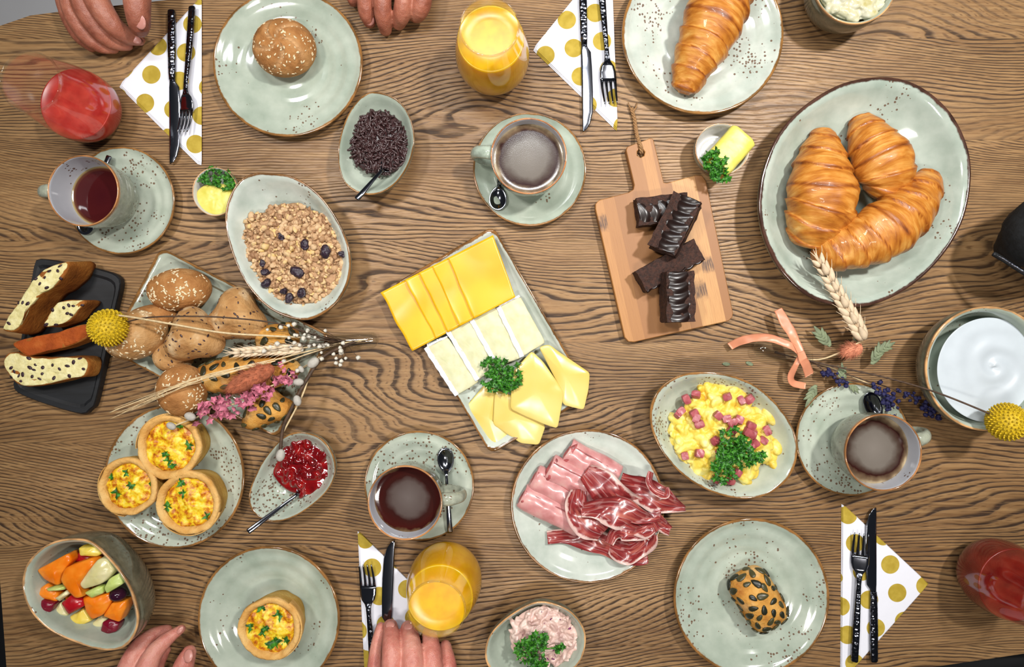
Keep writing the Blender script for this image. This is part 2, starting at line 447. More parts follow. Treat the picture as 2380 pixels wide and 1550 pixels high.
def bowl_prof(zr, foot=0.45, floor=0.006, po=2.2, pi=2.6, flat=0.3):
    pr = [(0, 0.001, 0, 0), (foot * 0.85, 0.001, 0, 0), (foot * 0.9, 0, 0, 0), (foot, 0, 0, 0)]
    for t in np.linspace(0.06, 0.94, 9):
        s = foot + (1 - foot) * (1 - (1 - t) ** po) * 0.985
        pr.append((s, t * (zr - 0.006), 0, 0))
    pr += lip(zr, 0.04); z1 = pr[-1][1]; s1 = pr[-1][0]
    for s in np.linspace(s1 - 0.03, 0.04, 22):
        q = max(0, (s - flat) / (s1 - flat))
        pr.append((s, floor + (z1 - floor) * q ** pi + 0.0004 * math.sin(s * 30), 0, 1))
    return pr + [(0, floor, 0, 1)]
DISH = {}
def dish(name, label, cat, out_px, zr, prof, m, group=None, n=112, key=None, curved=True, tilt=None):
    o = PP(out_px, zr)
    o = resample(o, n) if curved else resample(rounded(o, curved_r), n, False)
    V, F = rings_mesh(o, [(s, z) for s, z, _, _ in prof])
    rim = []; inn = []
    N = len(o)
    for s, z, r, i in prof:
        k = 1 if s <= 1e-6 else N
        rim += [r] * k; inn += [i] * k
    if tilt is not None:
        c = o.mean(0); d = (V[:, :2] - c) @ np.array(tilt)
        V[:, 2] += d * np.clip(V[:, 2] / zr, 0, 1)
    return mk(name, V, F, m, attrs={'rim': rim, 'inn': inn}, label=label, cat=cat, group=group)
def circ(cx, cy, rx, ry=None, wob=0.0, seed=0):
    t = np.arange(24) / 24 * 2 * np.pi
    k = 1 + wob * np.array([math.sin(2 * a + seed) * 0.6 + math.sin(3 * a + seed * 2.1) * 0.4 for a in t])
    return np.stack([cx + rx * k * np.cos(t), cy + (ry or rx) * k * np.sin(t)], 1)
pp = plate_prof(0.022)
GP = 'round breakfast plates'
dish('round_plate', 'sage green round plate under the crusty seeded roll by the chocolate sprinkles', 'plate', circ(668, 146, 174, 172, .008, 1), .022, plate_prof(.022, .007, rip=.0006), M['plate'], GP)
dish('round_plate', 'pale green round plate under the single croissant', 'plate', circ(1634, 78, 188, 188, .006, 2), .024, plate_prof(.024), M['pale_patch'], GP)
dish('round_plate', 'speckled round plate under the three quiches', 'plate', circ(405, 1108, 163, 168, .008, 3), .022, pp, M['plate_speck'], GP)
dish('round_plate', 'sage round plate under the single quiche at the lower left', 'plate', circ(624, 1440, 166, 170, .006, 4), .022, plate_prof(.022, .007, rip=.0006), M['plate'], GP)
dish('round_plate', 'pale round plate with brown rim under the sliced ham', 'plate', circ(1366, 1177, 180, 179, .006, 5), .022, pp, M['plate_pale'], GP)
dish('round_plate', 'sage green round plate under the pumpkin seed roll', 'plate', circ(1747, 1388, 182, 183, .006, 6), .024, plate_prof(.024, .007, rip=.0007), M['plate_patch'], GP)
dish('serving_bowl', 'large oval bowl with dark brown rim holding three croissants', 'bowl',
     [(2060, 178), (2140, 200), (2210, 260), (2250, 340), (2258, 420), (2240, 510), (2195, 590), (2125, 660), (2040, 705), (1960, 713), (1880, 690), (1815, 630), (1775, 550), (1763, 470), (1775, 390), (1810, 310), (1870, 245), (1960, 193)],
     .052, bowl_prof(.052, .5, .008, 2.0, 2.0, .35), M['plate_dark'])
dish('oval_bowl', 'egg shaped pale bowl filled with crunchy granola', 'bowl',
     [(618, 401), (680, 410), (740, 450), (787, 515), (812, 580), (812, 645), (785, 702), (735, 738), (690, 743), (630, 720), (578, 668), (543, 600), (524, 530), (526, 475), (550, 425), (582, 404)],
     .05, bowl_prof(.05, .5, .007, 2.0, 1.9, .3), M['plate_pale'], 'egg shaped bowls')
dish('oval_bowl', 'egg shaped bowl filled with dark chocolate sprinkles', 'bowl',
     [(875, 213), (920, 228), (950, 265), (963, 320), (950, 380), (915, 430), (870, 452), (825, 445), (795, 415), (785, 360), (795, 300), (815, 255), (843, 222)],
     .045, bowl_prof(.045, .45, .007, 2.0, 2.0, .2), M['plate'], 'egg shaped bowls')
dish('oval_bowl', 'egg shaped speckled bowl with red jam in its wide end', 'bowl',
     [(699, 1004), (745, 1018), (773, 1055), (780, 1095), (765, 1135), (725, 1175), (680, 1203), (636, 1213), (600, 1202), (580, 1175), (580, 1140), (600, 1090), (630, 1045), (662, 1014)],
     .042, bowl_prof(.042, .45, .007, 2.0, 1.9, .3), M['plate_speck'], 'egg shaped bowls')
dish('oval_bowl', 'egg shaped speckled bowl of scrambled egg with ham', 'bowl',
     [(1640, 864), (1710, 875), (1770, 905), (1820, 955), (1850, 1010), (1854, 1060), (1835, 1110), (1790, 1148), (1735, 1160), (1670, 1150), (1600, 1115), (1545, 1060), (1515, 1000), (1512, 945), (1535, 900), (1580, 872)],
     .046, bowl_prof(.046, .5, .007, 2.0, 1.9, .35), M['plate_speck'], 'egg shaped bowls')
dish('oval_bowl', 'deep stone grey bowl with tan rim filled with cut fruit', 'bowl',
     [(167, 1252), (210, 1259), (251, 1295), (282, 1333), (308, 1380), (321, 1438), (310, 1481), (284, 1507), (243, 1512), (191, 1499), (131, 1474), (91, 1445), (64, 1409), (51, 1361), (60, 1314), (88, 1280), (124, 1259)],
     .088, bowl_prof(.088, .42, .007, 3.4, 2.6, .15), M['bowl_out'], 'egg shaped bowls')
dish('oval_bowl', 'egg shaped bowl of pink tuna salad with parsley', 'bowl',
     [(1252, 1399), (1315, 1414), (1352, 1450), (1362, 1491), (1347, 1540), (1300, 1580), (1230, 1597), (1165, 1580), (1132, 1545), (1128, 1505), (1145, 1467), (1190, 1427)],
     .048, bowl_prof(.048, .45, .007, 2.4, 2.0, .3), M['bowl_out'], 'egg shaped bowls')
dish('round_bowl', 'deep round bowl of white yogurt at the right edge', 'bowl', circ(2298, 857, 147, 146, .004, 1), .062, bowl_prof(.062, .55, .007, 2.6, 3.4, .45), M['bowl_out'], 'deep round bowls')
dish('round_bowl', 'small deep stone grey bowl of creamy egg salad at the top edge', 'bowl', circ(1988, -42, 98), .068, bowl_prof(.068, .55, .007, 3.2, 4.0, .5), M['bowl_out'], 'deep round bowls')
dish('ramekin', 'small ramekin holding a curled butter pat beside the cutting board', 'ramekin', circ(1679, 346, 63, 60, .01, 1), .036, bowl_prof(.036, .62, .006, 2.6, 5.0, .6), M['ramekin'], 'butter ramekins')
dish('ramekin', 'small ramekin of flat butter and herbs beside the granola bowl', 'ramekin', circ(499, 445, 52, 57, .01, 2), .03, bowl_prof(.03, .6, .006, 2.6, 5.0, .6), M['ramekin'], 'butter ramekins')
curved_r = 0.012
dish('rectangular_plate', 'rectangular speckled plate heaped with bread rolls', 'plate', [(372, 574), (769, 780), (645, 1019), (247, 813)], .02, plate_prof(.02, .006, .62, .78, .0002), M['plate_speck'], 'rectangular plates', 160, curved=False)
dish('rectangular_plate', 'rectangular pale plate of sliced cheese', 'plate', [(1146, 524), (1376, 920), (1140, 1057), (910, 663)], .018, plate_prof(.018, .006, .62, .80, .0002), M['plate_pale'], 'rectangular plates', 160, curved=False)

# saucers and cups
def saucer(label, cx, cy, r, m):
    return dish('saucer', label, 'saucer', circ(cx, cy, r, r, .006, cx), .018, plate_prof(.018, .007, .5, .42, .0006), m, 'coffee saucers')
saucer('speckled saucer under the half empty tea cup at the left', 281, 466, 125, M['plate_speck'])
saucer('plain sage saucer under the coffee cup above the cheese plate', 1231, 393, 132, M['plate'])
saucer('heavily speckled saucer under the coffee cup beside the jam bowl', 974, 1129, 128, M['plate_speck'])
saucer('speckled saucer under the coffee cup beside the scrambled egg', 1982, 1021, 132, M['plate_speck'])
g = G('coffee_foam', 0.14, Specular_IOR_Level=0.4)
x, y, z = g.sep(g.co); rad = g.math('SQRT', g.math('ADD', g.math('MULTIPLY', x, x), g.math('MULTIPLY', y, y)))
f = g.math('ADD', g.math('MULTIPLY', rad, 20.0), g.math('MULTIPLY', g.math('SUBTRACT', g.noise(40, 3), 0.5), 0.36))
cc = g.ramp(f, [(0.0, C(120, 112, 104)), (0.45, C(108, 100, 92)), (0.60, C(70, 56, 48)), (0.70, C(44, 16, 12)), (0.80, C(112, 92, 70)), (0.92, C(206, 186, 150))])
g.base(cc); g.bump(g.noise(900, 2), 0.1, 0.0003); M['crema'] = g.m
g = G('coffee_dark', 0.08); 
x, y, z = g.sep(g.co); rad = g.math('SQRT', g.math('ADD', g.math('MULTIPLY', x, x), g.math('MULTIPLY', y, y)))
f = g.math('ADD', g.math('MULTIPLY', rad, 20.0), g.math('MULTIPLY', g.math('SUBTRACT', g.noise(40, 3), 0.5), 0.34))
g.base(g.ramp(f, [(0.0, C(96, 86, 82)), (0.42, C(80, 68, 64)), (0.56, C(48, 20, 16)), (0.78, C(56, 16, 12)), (0.86, C(120, 96, 66)), (0.95, C(206, 190, 154))])); M['coffee'] = g.m
g = G('tea', 0.06); x, y, z = g.sep(g.co); rad = g.math('SQRT', g.math('ADD', g.math('MULTIPLY', x, x), g.math('MULTIPLY', y, y)))
g.base(g.ramp(g.math('MULTIPLY', rad, 25.0), [(0.0, C(58, 14, 18)), (0.8, C(66, 18, 18)), (0.88, C(92, 52, 34)), (0.97, C(190, 172, 120))])); M['tea'] = g.m
def cup(label, cx, cy, rpx, hang, m, liquid, level, drink):
    zr, zf = .079, .0085
    c = P(cx, cy, zr); R = S(rpx, zr)
    t = thing('coffee_cup', label, 'cup', (c[0], c[1], zf), 'coffee cups')
    op = [(0, .002), (.48, .002), (.5, 0), (.58, 0), (.66, .0025), (.80, .009), (.885, .018), (.935, .030), (.97, .045), (.992, .062)]
    ip = [(.945, .066), (.935, .057), (.915, .046), (.89, .036), (.85, .025), (.76, .015), (.5, .009), (0, .008)]
    H = zr - zf
    pr = [(s, zf + z, 0, 0) for s, z in op] + [(1.0, zr - .0025, .8, 0), (1.0, zr - .0008, 1, 0), (.985, zr, 1, 1), (.962, zr - .0006, .7, 1), (.95, zr - .002, .1, 1)] + [(s, zf + z, 0, 1) for s, z in ip]
    V, F = rings_mesh(circle(0, 0, R, 80), [(a, b) for a, b, _, _ in pr], (0, 0)); V[:, 0] += c[0]; V[:, 1] += c[1]
    rim = []; inn = []
    for s, z, r, i in pr:
        k = 1 if s == 0 else 80; rim += [r] * k; inn += [i] * k
    mk('cup_body', V, F, m, t, attrs={'rim': rim, 'inn': inn})
    a = math.radians(hang); d = np.array((math.cos(a), math.sin(a), 0))
    pts = []; rad = []
    for k in np.linspace(0, 1, 18):
        th = math.pi * (k - 0.5)
        out = R * (.87 + .105 * k) + .026 * max(0, math.cos(th)) ** .8
        pts.append(np.array((c[0], c[1], zf + .037)) + d * out + np.array((0, 0, math.sin(th) * .023))); rad.append(.0062 - .0012 * math.cos(th))
    V, F = tube(pts, rad, 12)
    nn = np.cross(d, (0, 0, 1)); w = (V - np.array((c[0], c[1], 0))) @ nn
    V = V + np.outer(w * 0.45, nn)
    mk('handle', V, F, m, t, attrs={'rim': np.zeros(len(V)), 'inn': np.zeros(len(V))})
    zz = [z for s, z in ip][::-1]; ssv = [s for s, z in ip][::-1]
    rr = np.interp(level, zz, ssv) * R * 1.003
    V, F = lathe(c[0], c[1], [(0, zf + level - .004), (rr * .96, zf + level - .004), (rr, zf + level), (rr * .98, zf + level - .0004), (rr * .8, zf + level - .0006), (rr * .5, zf + level - .0006), (0, zf + level - .0006)], 64)
    mk('drink', V, F, liquid, t, label=drink)
    return t
cup('stone grey tea cup at the left, half empty with dark red tea', 192, 443, 83, 178, M['cup'], M['tea'], .032, 'dark red tea')
cup('sage cup of foamy black coffee above the cheese plate', 1229, 362, 89, 172, M['cup_sage'], M['crema'], .054, 'black coffee with grey foam')
cup('stone grey cup of dark coffee beside the jam bowl', 941, 1169, 87, 2, M['cup'], M['coffee'], .048, 'dark coffee with thin foam')
cup('stone grey cup of foamy coffee beside the scrambled egg', 2054, 1052, 90, 16, M['cup'], M['crema'], .046, 'coffee with brown foam')

# ------------------------------------------------------------------ napkins
def napkin(label, pts, m):
    t = thing('paper_napkin', label, 'napkin', P(*np.mean(pts, 0), 0), 'folded dotted napkins')
    for k in range(3):
        q = PP(pts, 0.001 + k * 0.0009); c = q.mean(0); q = c + (q - c) * (1.0 - 0.012 * k) + np.array((0.0006 * k, 0.0003 * k))
        q = resample(rounded(q, .002, 3), 60, False)
        V, F = slab(q, 0.0002 + k * 0.0011, 0.0010, 0.0004, 0.0002)
        V[:, 2] += np.array([max(0, nz(p, 30, k)) * 0.0006 for p in V]) * (k == 2)
        mk('napkin_layer', V, F, m, t)
napkin('dotted paper napkin under the knife and fork near the red smoothie at the left', [(275, 200), (458, 2), (468, -14), (468, 390)], M['nap1'])
napkin('dotted paper napkin between the orange juice and the croissant plate', [(1237, 115), (1408, -95), (1420, -90), (1435, 306)], M['nap2'])
napkin('dotted paper napkin under cutlery and the hand at the bottom edge', [(831, 1231), (1022, 1420), (860, 1625), (850, 1620)], M['nap2'])
napkin('dotted paper napkin under the cutlery at the lower right', [(1956, 1168), (2159, 1357), (1968, 1572), (1953, 1572)], M['nap2'])

# ------------------------------------------------------------------ cutlery
def place(V, A, B, z=0.0):
    a = P(A[0], A[1], z); b = P(B[0], B[1], z); d = (b - a)[:2]; L = np.linalg.norm(d); d /= L; q = np.array((d[1], -d[0]))
    V = np.asarray(V); out = np.zeros_like(V)
    out[:, :2] = a[:2] + np.outer(V[:, 1] * L, d) + np.outer(V[:, 0], q); out[:, 2] = z + V[:, 2]
    return out
def loft(ys, w, th, zc, xc=None, seg=12):
    V = []
    for i, y in enumerate(ys):
        for k in range(seg):
            a = 2 * math.pi * k / seg
            cx, sx = math.cos(a), math.sin(a)
            cx = math.copysign(abs(cx) ** .6, cx); sx = math.copysign(abs(sx) ** .6, sx)
            V.append(((xc[i] if xc is not None else 0) + w[i] * cx, y, zc[i] + th[i] * sx))
    n = len(ys); F = strip_faces(n, seg); F.append(list(range(seg))[::-1]); F.append([(n - 1) * seg + k for k in range(seg)])
    return np.array(V), F
def knife(label, A, B, z, side=1):
    t = thing('table_knife', label, 'knife', P((A[0] + B[0]) / 2, (A[1] + B[1]) / 2, z), 'table knives')
    ys = [0, .01, .2, .4, .455]; V, F = loft(ys, [.0038, .0048, .0052, .0046, .0040], [.0025, .0032, .0034, .0030, .0024], [.0036] * 5)
    mk('handle', place(V, A, B, z), F, M['hammer'], t)
    ys = [.445, .47, .5, .6, .75, .88, .95, .985, 1.0]; hw = [.0036, .0042, .0066, .0072, .0075, .0070, .0052, .0028, .0006]
    xc = [side * (v) for v in [0, .0004, .0022, .0026, .0028, .0023, .0004, -.0018, -.0038]]
    V, F = loft(ys, hw, [.0022, .0016, .0009, .0008, .0007, .0007, .0006, .0005, .0003], [.0030] * 9, xc)
    mk('blade', place(V, A, B, z), F, M['steel'], t)
def fork(label, A, B, z, roll=0.0):
    t = thing('table_fork', label, 'fork', P((A[0] + B[0]) / 2, (A[1] + B[1]) / 2, z), 'table forks')
    def put(V):
        V = np.array(V); c, s = math.cos(roll), math.sin(roll)
        if roll:
            zc = .004; x, zz = V[:, 0].copy(), V[:, 2].copy() - zc
            V[:, 0] = x * c - zz * s; V[:, 2] = zc + x * s + zz * c + abs(s) * .010
        return place(V, A, B, z)
    ys = [0, .01, .25, .48, .60, .66, .70]; V, F = loft(ys, [.0036, .0044, .0046, .0034, .0028, .0034, .0050], [.002, .0028, .0028, .0024, .0018, .0014, .0012], [.0034, .0036, .0038, .0050, .0064, .0060, .0052])
    mk('handle', put(V), F, M['hammer'], t)
    ys = [.685, .72, .76, .80, .825]; V, F = loft(ys, [.0042, .0088, .0108, .0112, .0110], [.0012] * 5, [.0054, .0042, .0030, .0024, .0022])
    mk('fork_head', put(V), F, M['steel'], t)
    for k in range(4):
        x = (k - 1.5) * .0060
        V, F = loft([.815, .87, .93, .98, 1.0], [.0020, .0017, .0014, .0011, .0005], [.0011, .001, .001, .0009, .0004], [.0022, .0026, .0040, .0062, .0072], [x, x, x * .96, x * .92, x * .9], 8)
        mk('tine', put(V), F, M['steel'], t)
def spoon(name, label, cat, A, B, zA, zB, bl=.30, bw=.0125):
    """A = handle end, B = bowl tip"""
    z = 0.0
    a = P(A[0], A[1], zA); b = P(B[0], B[1], zB); L = np.linalg.norm(b - a)
    d = (b - a) / L; q = np.cross(d, (0, 0, 1)); q /= np.linalg.norm(q); up = np.cross(q, d)
    t = thing(name, label, cat, (a + b) / 2 * np.array((1, 1, 0)) + np.array((0, 0, min(zA, zB))), 'teaspoons')
    def put(V): return a + np.outer(V[:, 1] * L, d) + np.outer(V[:, 0], q) + np.outer(V[:, 2], up)
    ys = [0, .015, .2, .45, 1 - bl - .03, 1 - bl + .05]
    V, F = loft(ys, [.0030, .0036, .0032, .0022, .0020, .0040], [.0012, .0016, .0016, .0015, .0016, .0012], [0, 0, .001, .003, .003, .0005])
    mk('handle', put(V), F, M['steel'], t)
    yc, hl = 1 - bl / 2, bl / 2
    tt = np.arange(28) / 28 * 2 * np.pi
    o = np.stack([bw * np.sin(tt) * (1 + .12 * np.cos(tt)), yc + hl * np.cos(tt)], 1)
    pr = [(0, -.0055), (.4, -.0048), (.75, -.0024), (1.0, .0006), (.96, .0010), (.72, -.0014), (.38, -.0038), (0, -.0044)]
    V, F = rings_mesh(o, pr, (0, yc)); mk('spoon_bowl', put(V), F, M['steel'], t)
knife('knife on the dotted napkin near the red smoothie at the left', (402, 26), (405, 382), .0040, -1)
fork('fork on the dotted napkin near the red smoothie at the left', (452, 20), (434, 312), .0040, -.35)
knife('knife on the dotted napkin beside the croissant plate', (1353, -60), (1362, 307), .0040, -1)
fork('fork on the dotted napkin beside the croissant plate', (1393, -70), (1418, 246), .0040, .1)
knife('knife under the hand at the bottom edge', (897, 1610), (911, 1254), .0040, -1)
fork('fork beside the hand at the bottom edge', (873, 1605), (852, 1307), .0040, .1)
knife('knife on the dotted napkin at the lower right', (2028, 1535), (2026, 1178), .0040, -1)
fork('fork on the dotted napkin at the lower right, tilted against the knife', (1980, 1532), (1996, 1234), .0040, .35)
spoon('teaspoon', 'teaspoon on the plain sage saucer', 'spoon', (1163, 400), (1155, 489), .014, .017, .62, .0115)
spoon('teaspoon', 'teaspoon on the heavily speckled saucer with handle over its rim', 'spoon', (1046, 1238), (1034, 1040), .022, .017, .30, .0108)
spoon('teaspoon', 'teaspoon behind the cup beside the scrambled egg, under the lavender', 'spoon', (2080, 1060), (2016, 912), .017, .018, .42, .0115)
spoon('teaspoon', 'teaspoon mostly hidden behind the tea cup at the left', 'spoon', (254, 362), (192, 545), .021, .017, .30, .0115)
spoon('teaspoon', 'teaspoon stuck in the red jam with its shiny handle out', 'spoon', (576, 1236), (734, 1116), .050, .013, .28, .0105)
spoon('teaspoon', 'teaspoon stuck in the chocolate sprinkles', 'spoon', (829, 463), (912, 372), .052, .0255, .28, .0095)

# ------------------------------------------------------------------ drinking glasses
def juice_mat(name, c, c2):
    g = G(name, 0.25, Subsurface_Weight=0.55, Subsurface_Radius=(.05, .035, .006) if c[1] > .2 else (.03, .004, .003), Subsurface_Scale=0.7)
    g.base(g.mix(g.ss(g.noise(60, 4), 0.3, 0.7), c, c2)); return g.m
M['orange'] = juice_mat('orange_juice', C(226, 164, 2), C(236, 180, 6)); M['red2'] = juice_mat('dark_red_smoothie', C(112, 18, 12), C(136, 34, 22)); M['red'] = juice_mat('red_smoothie', C(176, 40, 34), C(202, 62, 50))
def tumbler(label, cx, cy, zr, rr, rm, zm, level, m, drink, group):
    """cx,cy: centre of the mouth in the photo"""
    c = P(cx, cy, zr); t = thing('drinking_glass', label, 'glass', (c[0], c[1], 0), group)
    def rad(z):
        zs = [0, .004, .012, .025, zm, .065, .09, .11, zr]
        base = .62 * rm
        rs = [base * .9, base, rm * .84, rm * .965, rm, rm * .965, rr + (rm - rr) * .60, rr + (rm - rr) * .28, rr]
        return float(np.interp(z, zs, rs))
    zz = np.concatenate([np.linspace(0, zr * .96, 30), [zr]])
    rsm = np.array([rad(z) for z in zz]); 
    for _ in range(6): rsm[1:-1] = (rsm[:-2] + 2 * rsm[1:-1] + rsm[2:]) / 4
    th = .0011
    pr = [(0, .0)] + [(r, z) for r, z in zip(rsm, zz)] + [(rsm[-1] + .0004, zr + .0004), (rsm[-1] - th * .5, zr + .0012), (rsm[-1] - th - .0004, zr + .0004)]
    inner = [(r - th, z) for r, z in zip(rsm[::-1], zz[::-1]) if z > .006][1:]
    pr += inner + [(0, .006)]
    V, F = lathe(c[0], c[1], pr, 96); mk('glass_wall', V, F, M['glass'], t)
    li = np.interp(level, zz, rsm) - th + .0004
    pr = [(0, .0064)] + [(np.interp(z, zz, rsm) - th + .0004, z) for z in np.linspace(.0064, level, 24)] + [(li - .001, level - .0006), (li * .6, level - .0008), (0, level - .0008)]
    V, F = lathe(c[0], c[1], pr, 72); mk('juice', V, F, m, t, label=drink)
tumbler('glass of orange juice between the top hand and the dotted napkin', 1137, 62, .134, .0338, .0475, .042, .100, M['orange'], 'bright orange juice', 'orange juice glasses')
tumbler('glass of orange juice at the bottom beside the hand', 1014, 1417, .134, .0330, .0475, .042, .100, M['orange'], 'bright orange juice', 'orange juice glasses')
tumbler('mostly empty glass with red smoothie at the left edge', 70, 190, .134, .0345, .0455, .040, .052, M['red'], 'red smoothie', 'red smoothie glasses')
tumbler('glass of dark red smoothie at the right edge', 2450, 1408, .134, .0338, .0475, .042, .070, M['red2'], 'dark red smoothie', 'red smoothie glasses')

# invented seats, added to fill the dark strips past the lower table edges
M['chair_black'] = plain('black_leather', C(14, 14, 16), 0.5, 0.2, 60)
def added_chair(label, cx, cy, w, dp, back):
    t = thing('chair', label, 'chair', (cx, cy, -0.74), 'black chairs')
    q = rounded([(cx - w, cy - dp), (cx + w, cy - dp), (cx + w, cy + dp), (cx - w, cy + dp)], .06, 8)
    V, F = slab(q, -.34, .05, .008, .015); mk('seat', V, F, M['chair_black'], t)
    for sx in (-1, 1):
        for sy in (-1, 1):
            V, F = tube([(cx + sx * (w - .04), cy + sy * (dp - .04), -.74), (cx + sx * (w - .04), cy + sy * (dp - .04), -.34)], .014, 12); mk('leg', V, F, M['chair_black'], t)
    bx, by = back; hx, hy = (.022, dp - .02) if bx else (w - .02, .022)
    x, y = cx + bx * (w + .02), cy + by * (dp + .02)
    V, F = slab(rounded([(x - hx, y - hy), (x + hx, y - hy), (x + hx, y + hy), (x - hx, y + hy)], .015, 5), -.33, .30, 0, .02); mk('backrest', V, F, M['chair_black'], t)
added_chair('black chair seat showing past the lower left edge of the table', -1.02, -0.66, .22, .235, (-1, 0))
added_chair('black chair seat showing past the lower right edge of the table', 0.80, -0.82, .22, .24, (0, -1))  # added to darken this corner, where the floor came out too light

# ------------------------------------------------------------------ food materials
def bread_mat(name, a, b, c, flour=0.0):
    g = G(name, 0.75, Specular_IOR_Level=0.25)
    f = g.noise(55, 5, rough=0.6); f2 = g.noise(24, 2)
    k = g.ramp(g.math('ADD', g.math('MULTIPLY', f, 0.55), g.math('MULTIPLY', f2, 0.45)), [(0.32, a), (0.5, b), (0.68, c)])
    if flour: k = g.mix(g.ss(g.noise(40, 4), 0.5, 0.66, 0, flour), k, C(226, 200, 160))
    k = g.mix(g.attr('flour'), k, C(214, 182, 138)); g.base(k); g.bump(g.noise(230, 6, rough=0.62), 0.8, 0.0022); return g.m
M['crust'] = bread_mat('roll_crust', C(138, 88, 44), C(172, 118, 66), C(196, 146, 92))
M['crust_pale'] = bread_mat('pale_roll_crust', C(152, 104, 58), C(182, 136, 84), C(202, 160, 110), 0.55)
M['crust_gold'] = bread_mat('gold_crust', C(160, 96, 34), C(204, 146, 66), C(226, 180, 104), 0.25)
M['crust_loaf'] = bread_mat('loaf_crust', C(120, 66, 22), C(160, 96, 36), C(188, 130, 60))
M['crust_shiny'] = bread_mat('glossy_loaf_crust', C(140, 60, 18), C(170, 80, 26), C(192, 106, 46))
g = G('crumb', 0.85); f = g.noise(120, 5, rough=0.65)
k = g.ramp(f, [(0.3, C(196, 182, 118)), (0.5, C(222, 210, 150)), (0.7, C(236, 228, 176))])
v = g.n('ShaderNodeTexVoronoi', {'Vector': g.n('ShaderNodeVectorMath', {0: g.co, 1: g.noise(60, 2, out='Color')}, operation='ADD').outputs[0] if False else g.co, 'Scale': 120.0})
g.base(k); g.bump(g.noise(190, 5), 0.9, 0.002); M['crumb'] = g.m
M['currant'] = plain('currant', C(52, 30, 38), 0.5, 0.4, 300)
def croissant_mat():
    g = G('croissant_crust', 0.42, Specular_IOR_Level=0.4, Coat_Weight=0.12)
    uv = g.uv
    n1 = g.noise(1.0, 4, g.map((46, 3.2, 1), vec=uv), 0.6, 0.4); n2 = g.noise(1.0, 3, g.map((9, 2.2, 1), vec=uv), 0.55)
    n3 = g.noise(38, 3)
    s = g.math('ADD', g.math('MULTIPLY', n1, 0.5), g.math('ADD', g.math('MULTIPLY', n2, 0.35), g.math('MULTIPLY', n3, 0.30)))
    s = g.math('SUBTRACT', s, g.math('MULTIPLY', g.attr('lay'), 0.20))
    g.base(g.ramp(s, [(0.30, C(96, 44, 10)), (0.44, C(148, 80, 22)), (0.56, C(186, 116, 40)), (0.68, C(212, 152, 72)), (0.80, C(232, 188, 114))]))
    g.bump(n1, 0.6, 0.0016); return g.m
M['croissant'] = croissant_mat()
M['seed_light'] = plain('oat_flakes', C(226, 206, 168), 0.6, 0.15, 300)
M['seed_dark'] = plain('flax_seeds', C(62, 40, 44), 0.35, 0.3, 300)
g = G('pumpkin_seed', 0.35); g.base(g.mix(g.rand(), C(28, 31, 22), C(74, 70, 42))); M['pumpkin'] = g.m
g = G('gouda', 0.32, Subsurface_Weight=0.25, Subsurface_Radius=(.01, .006, .001), Subsurface_Scale=0.4)
g.base(g.mix(g.ss(g.noise(14, 2), 0.3, 0.7), C(222, 162, 10), C(234, 184, 34))); M['gouda'] = g.m
g = G('pale_cheese', 0.25, Subsurface_Weight=0.3, Subsurface_Radius=(.01, .007, .003), Subsurface_Scale=0.4)
g.base(g.mix(g.ss(g.noise(16, 2), 0.3, 0.7), C(216, 188, 96), C(224, 202, 122))); M['pale_cheese'] = g.m
g = G('brie', 0.5, Subsurface_Weight=0.2, Subsurface_Scale=0.3); g.base(g.mix(g.ss(g.noise(70, 4), 0.35, 0.7), C(208, 196, 150), C(218, 208, 170))); g.bump(g.noise(160, 4), 0.35, 0.001); M['brie'] = g.m
M['rind'] = plain('brie_rind', C(226, 226, 230), 0.7, 0.06, 200, 0.4)
M['cake'] = plain('chocolate_cake', C(54, 28, 17), 0.8, 0.45, 260, 0.9, 420, 0.002)
M['glaze'] = plain('chocolate_glaze', C(30, 17, 13), 0.30, 0.2, 60, Specular_IOR_Level=0.6)
def bamboo():
    g = G('bamboo', 0.5); ang = math.atan2(435, 95)
    v = g.map((1, 1, 1), (0, 0, ang)); x, y, z = g.sep(v)
    strip = g.math('FLOOR', g.math('MULTIPLY', y, 1 / 0.0155))
    rn = g.n('ShaderNodeTexWhiteNoise', {'W': strip}, noise_dimensions='1D').outputs['Value']
    base = g.ramp(rn, [(0.0, C(146, 96, 48)), (0.5, C(174, 120, 64)), (1.0, C(200, 150, 92))])
    st = g.noise(1.0, 3, g.map((30, 900, 1), vec=v), 0.6); base = g.mix(g.ss(st, 0.45, 0.7, 0, 0.5), base, C(150, 98, 50))
    pos = g.math('SUBTRACT', g.math('MULTIPLY', rn, 0.34), 0.17)
    d = g.math('ABSOLUTE', g.math('ADD', g.math('SUBTRACT', x, pos), g.math('MULTIPLY', g.math('SUBTRACT', g.noise(200, 3), 0.5), 0.012)))
    base = g.mix(g.math('MULTIPLY', g.ss(d, 0.014, 0.003), g.ss(g.noise(1.0, 2, g.map((60, 700, 1), vec=v)), 0.35, 0.55, 0.3, 0.95)), base, C(84, 52, 28))
    g.base(base); g.bump(st, 0.15, 0.0006); return g.m
M['bamboo'] = bamboo()
M['twine'] = plain('jute_twine', C(150, 112, 72), 0.9, 0.3, 500, 0.8, 900)
g = G('black_slate', 0.55); g.base(g.ramp(g.noise(1.0, 4, g.map((20, 160, 1), (0, 0, 1.0))), [(0.3, C(12, 13, 15)), (0.7, C(24, 26, 30))])); M['slate'] = g.m
g = G('cooked_ham', 0.30, Subsurface_Weight=0.3, Subsurface_Radius=(.01, .004, .003), Subsurface_Scale=0.4, Coat_Weight=0.25)
g.base(g.ramp(g.noise(55, 4), [(0.3, C(182, 114, 112)), (0.5, C(202, 142, 140)), (0.7, C(212, 168, 160))])); M['ham'] = g.m
M['ham_edge'] = plain('ham_edge', C(158, 76, 76), 0.4, 0.35, 160, 0.4)
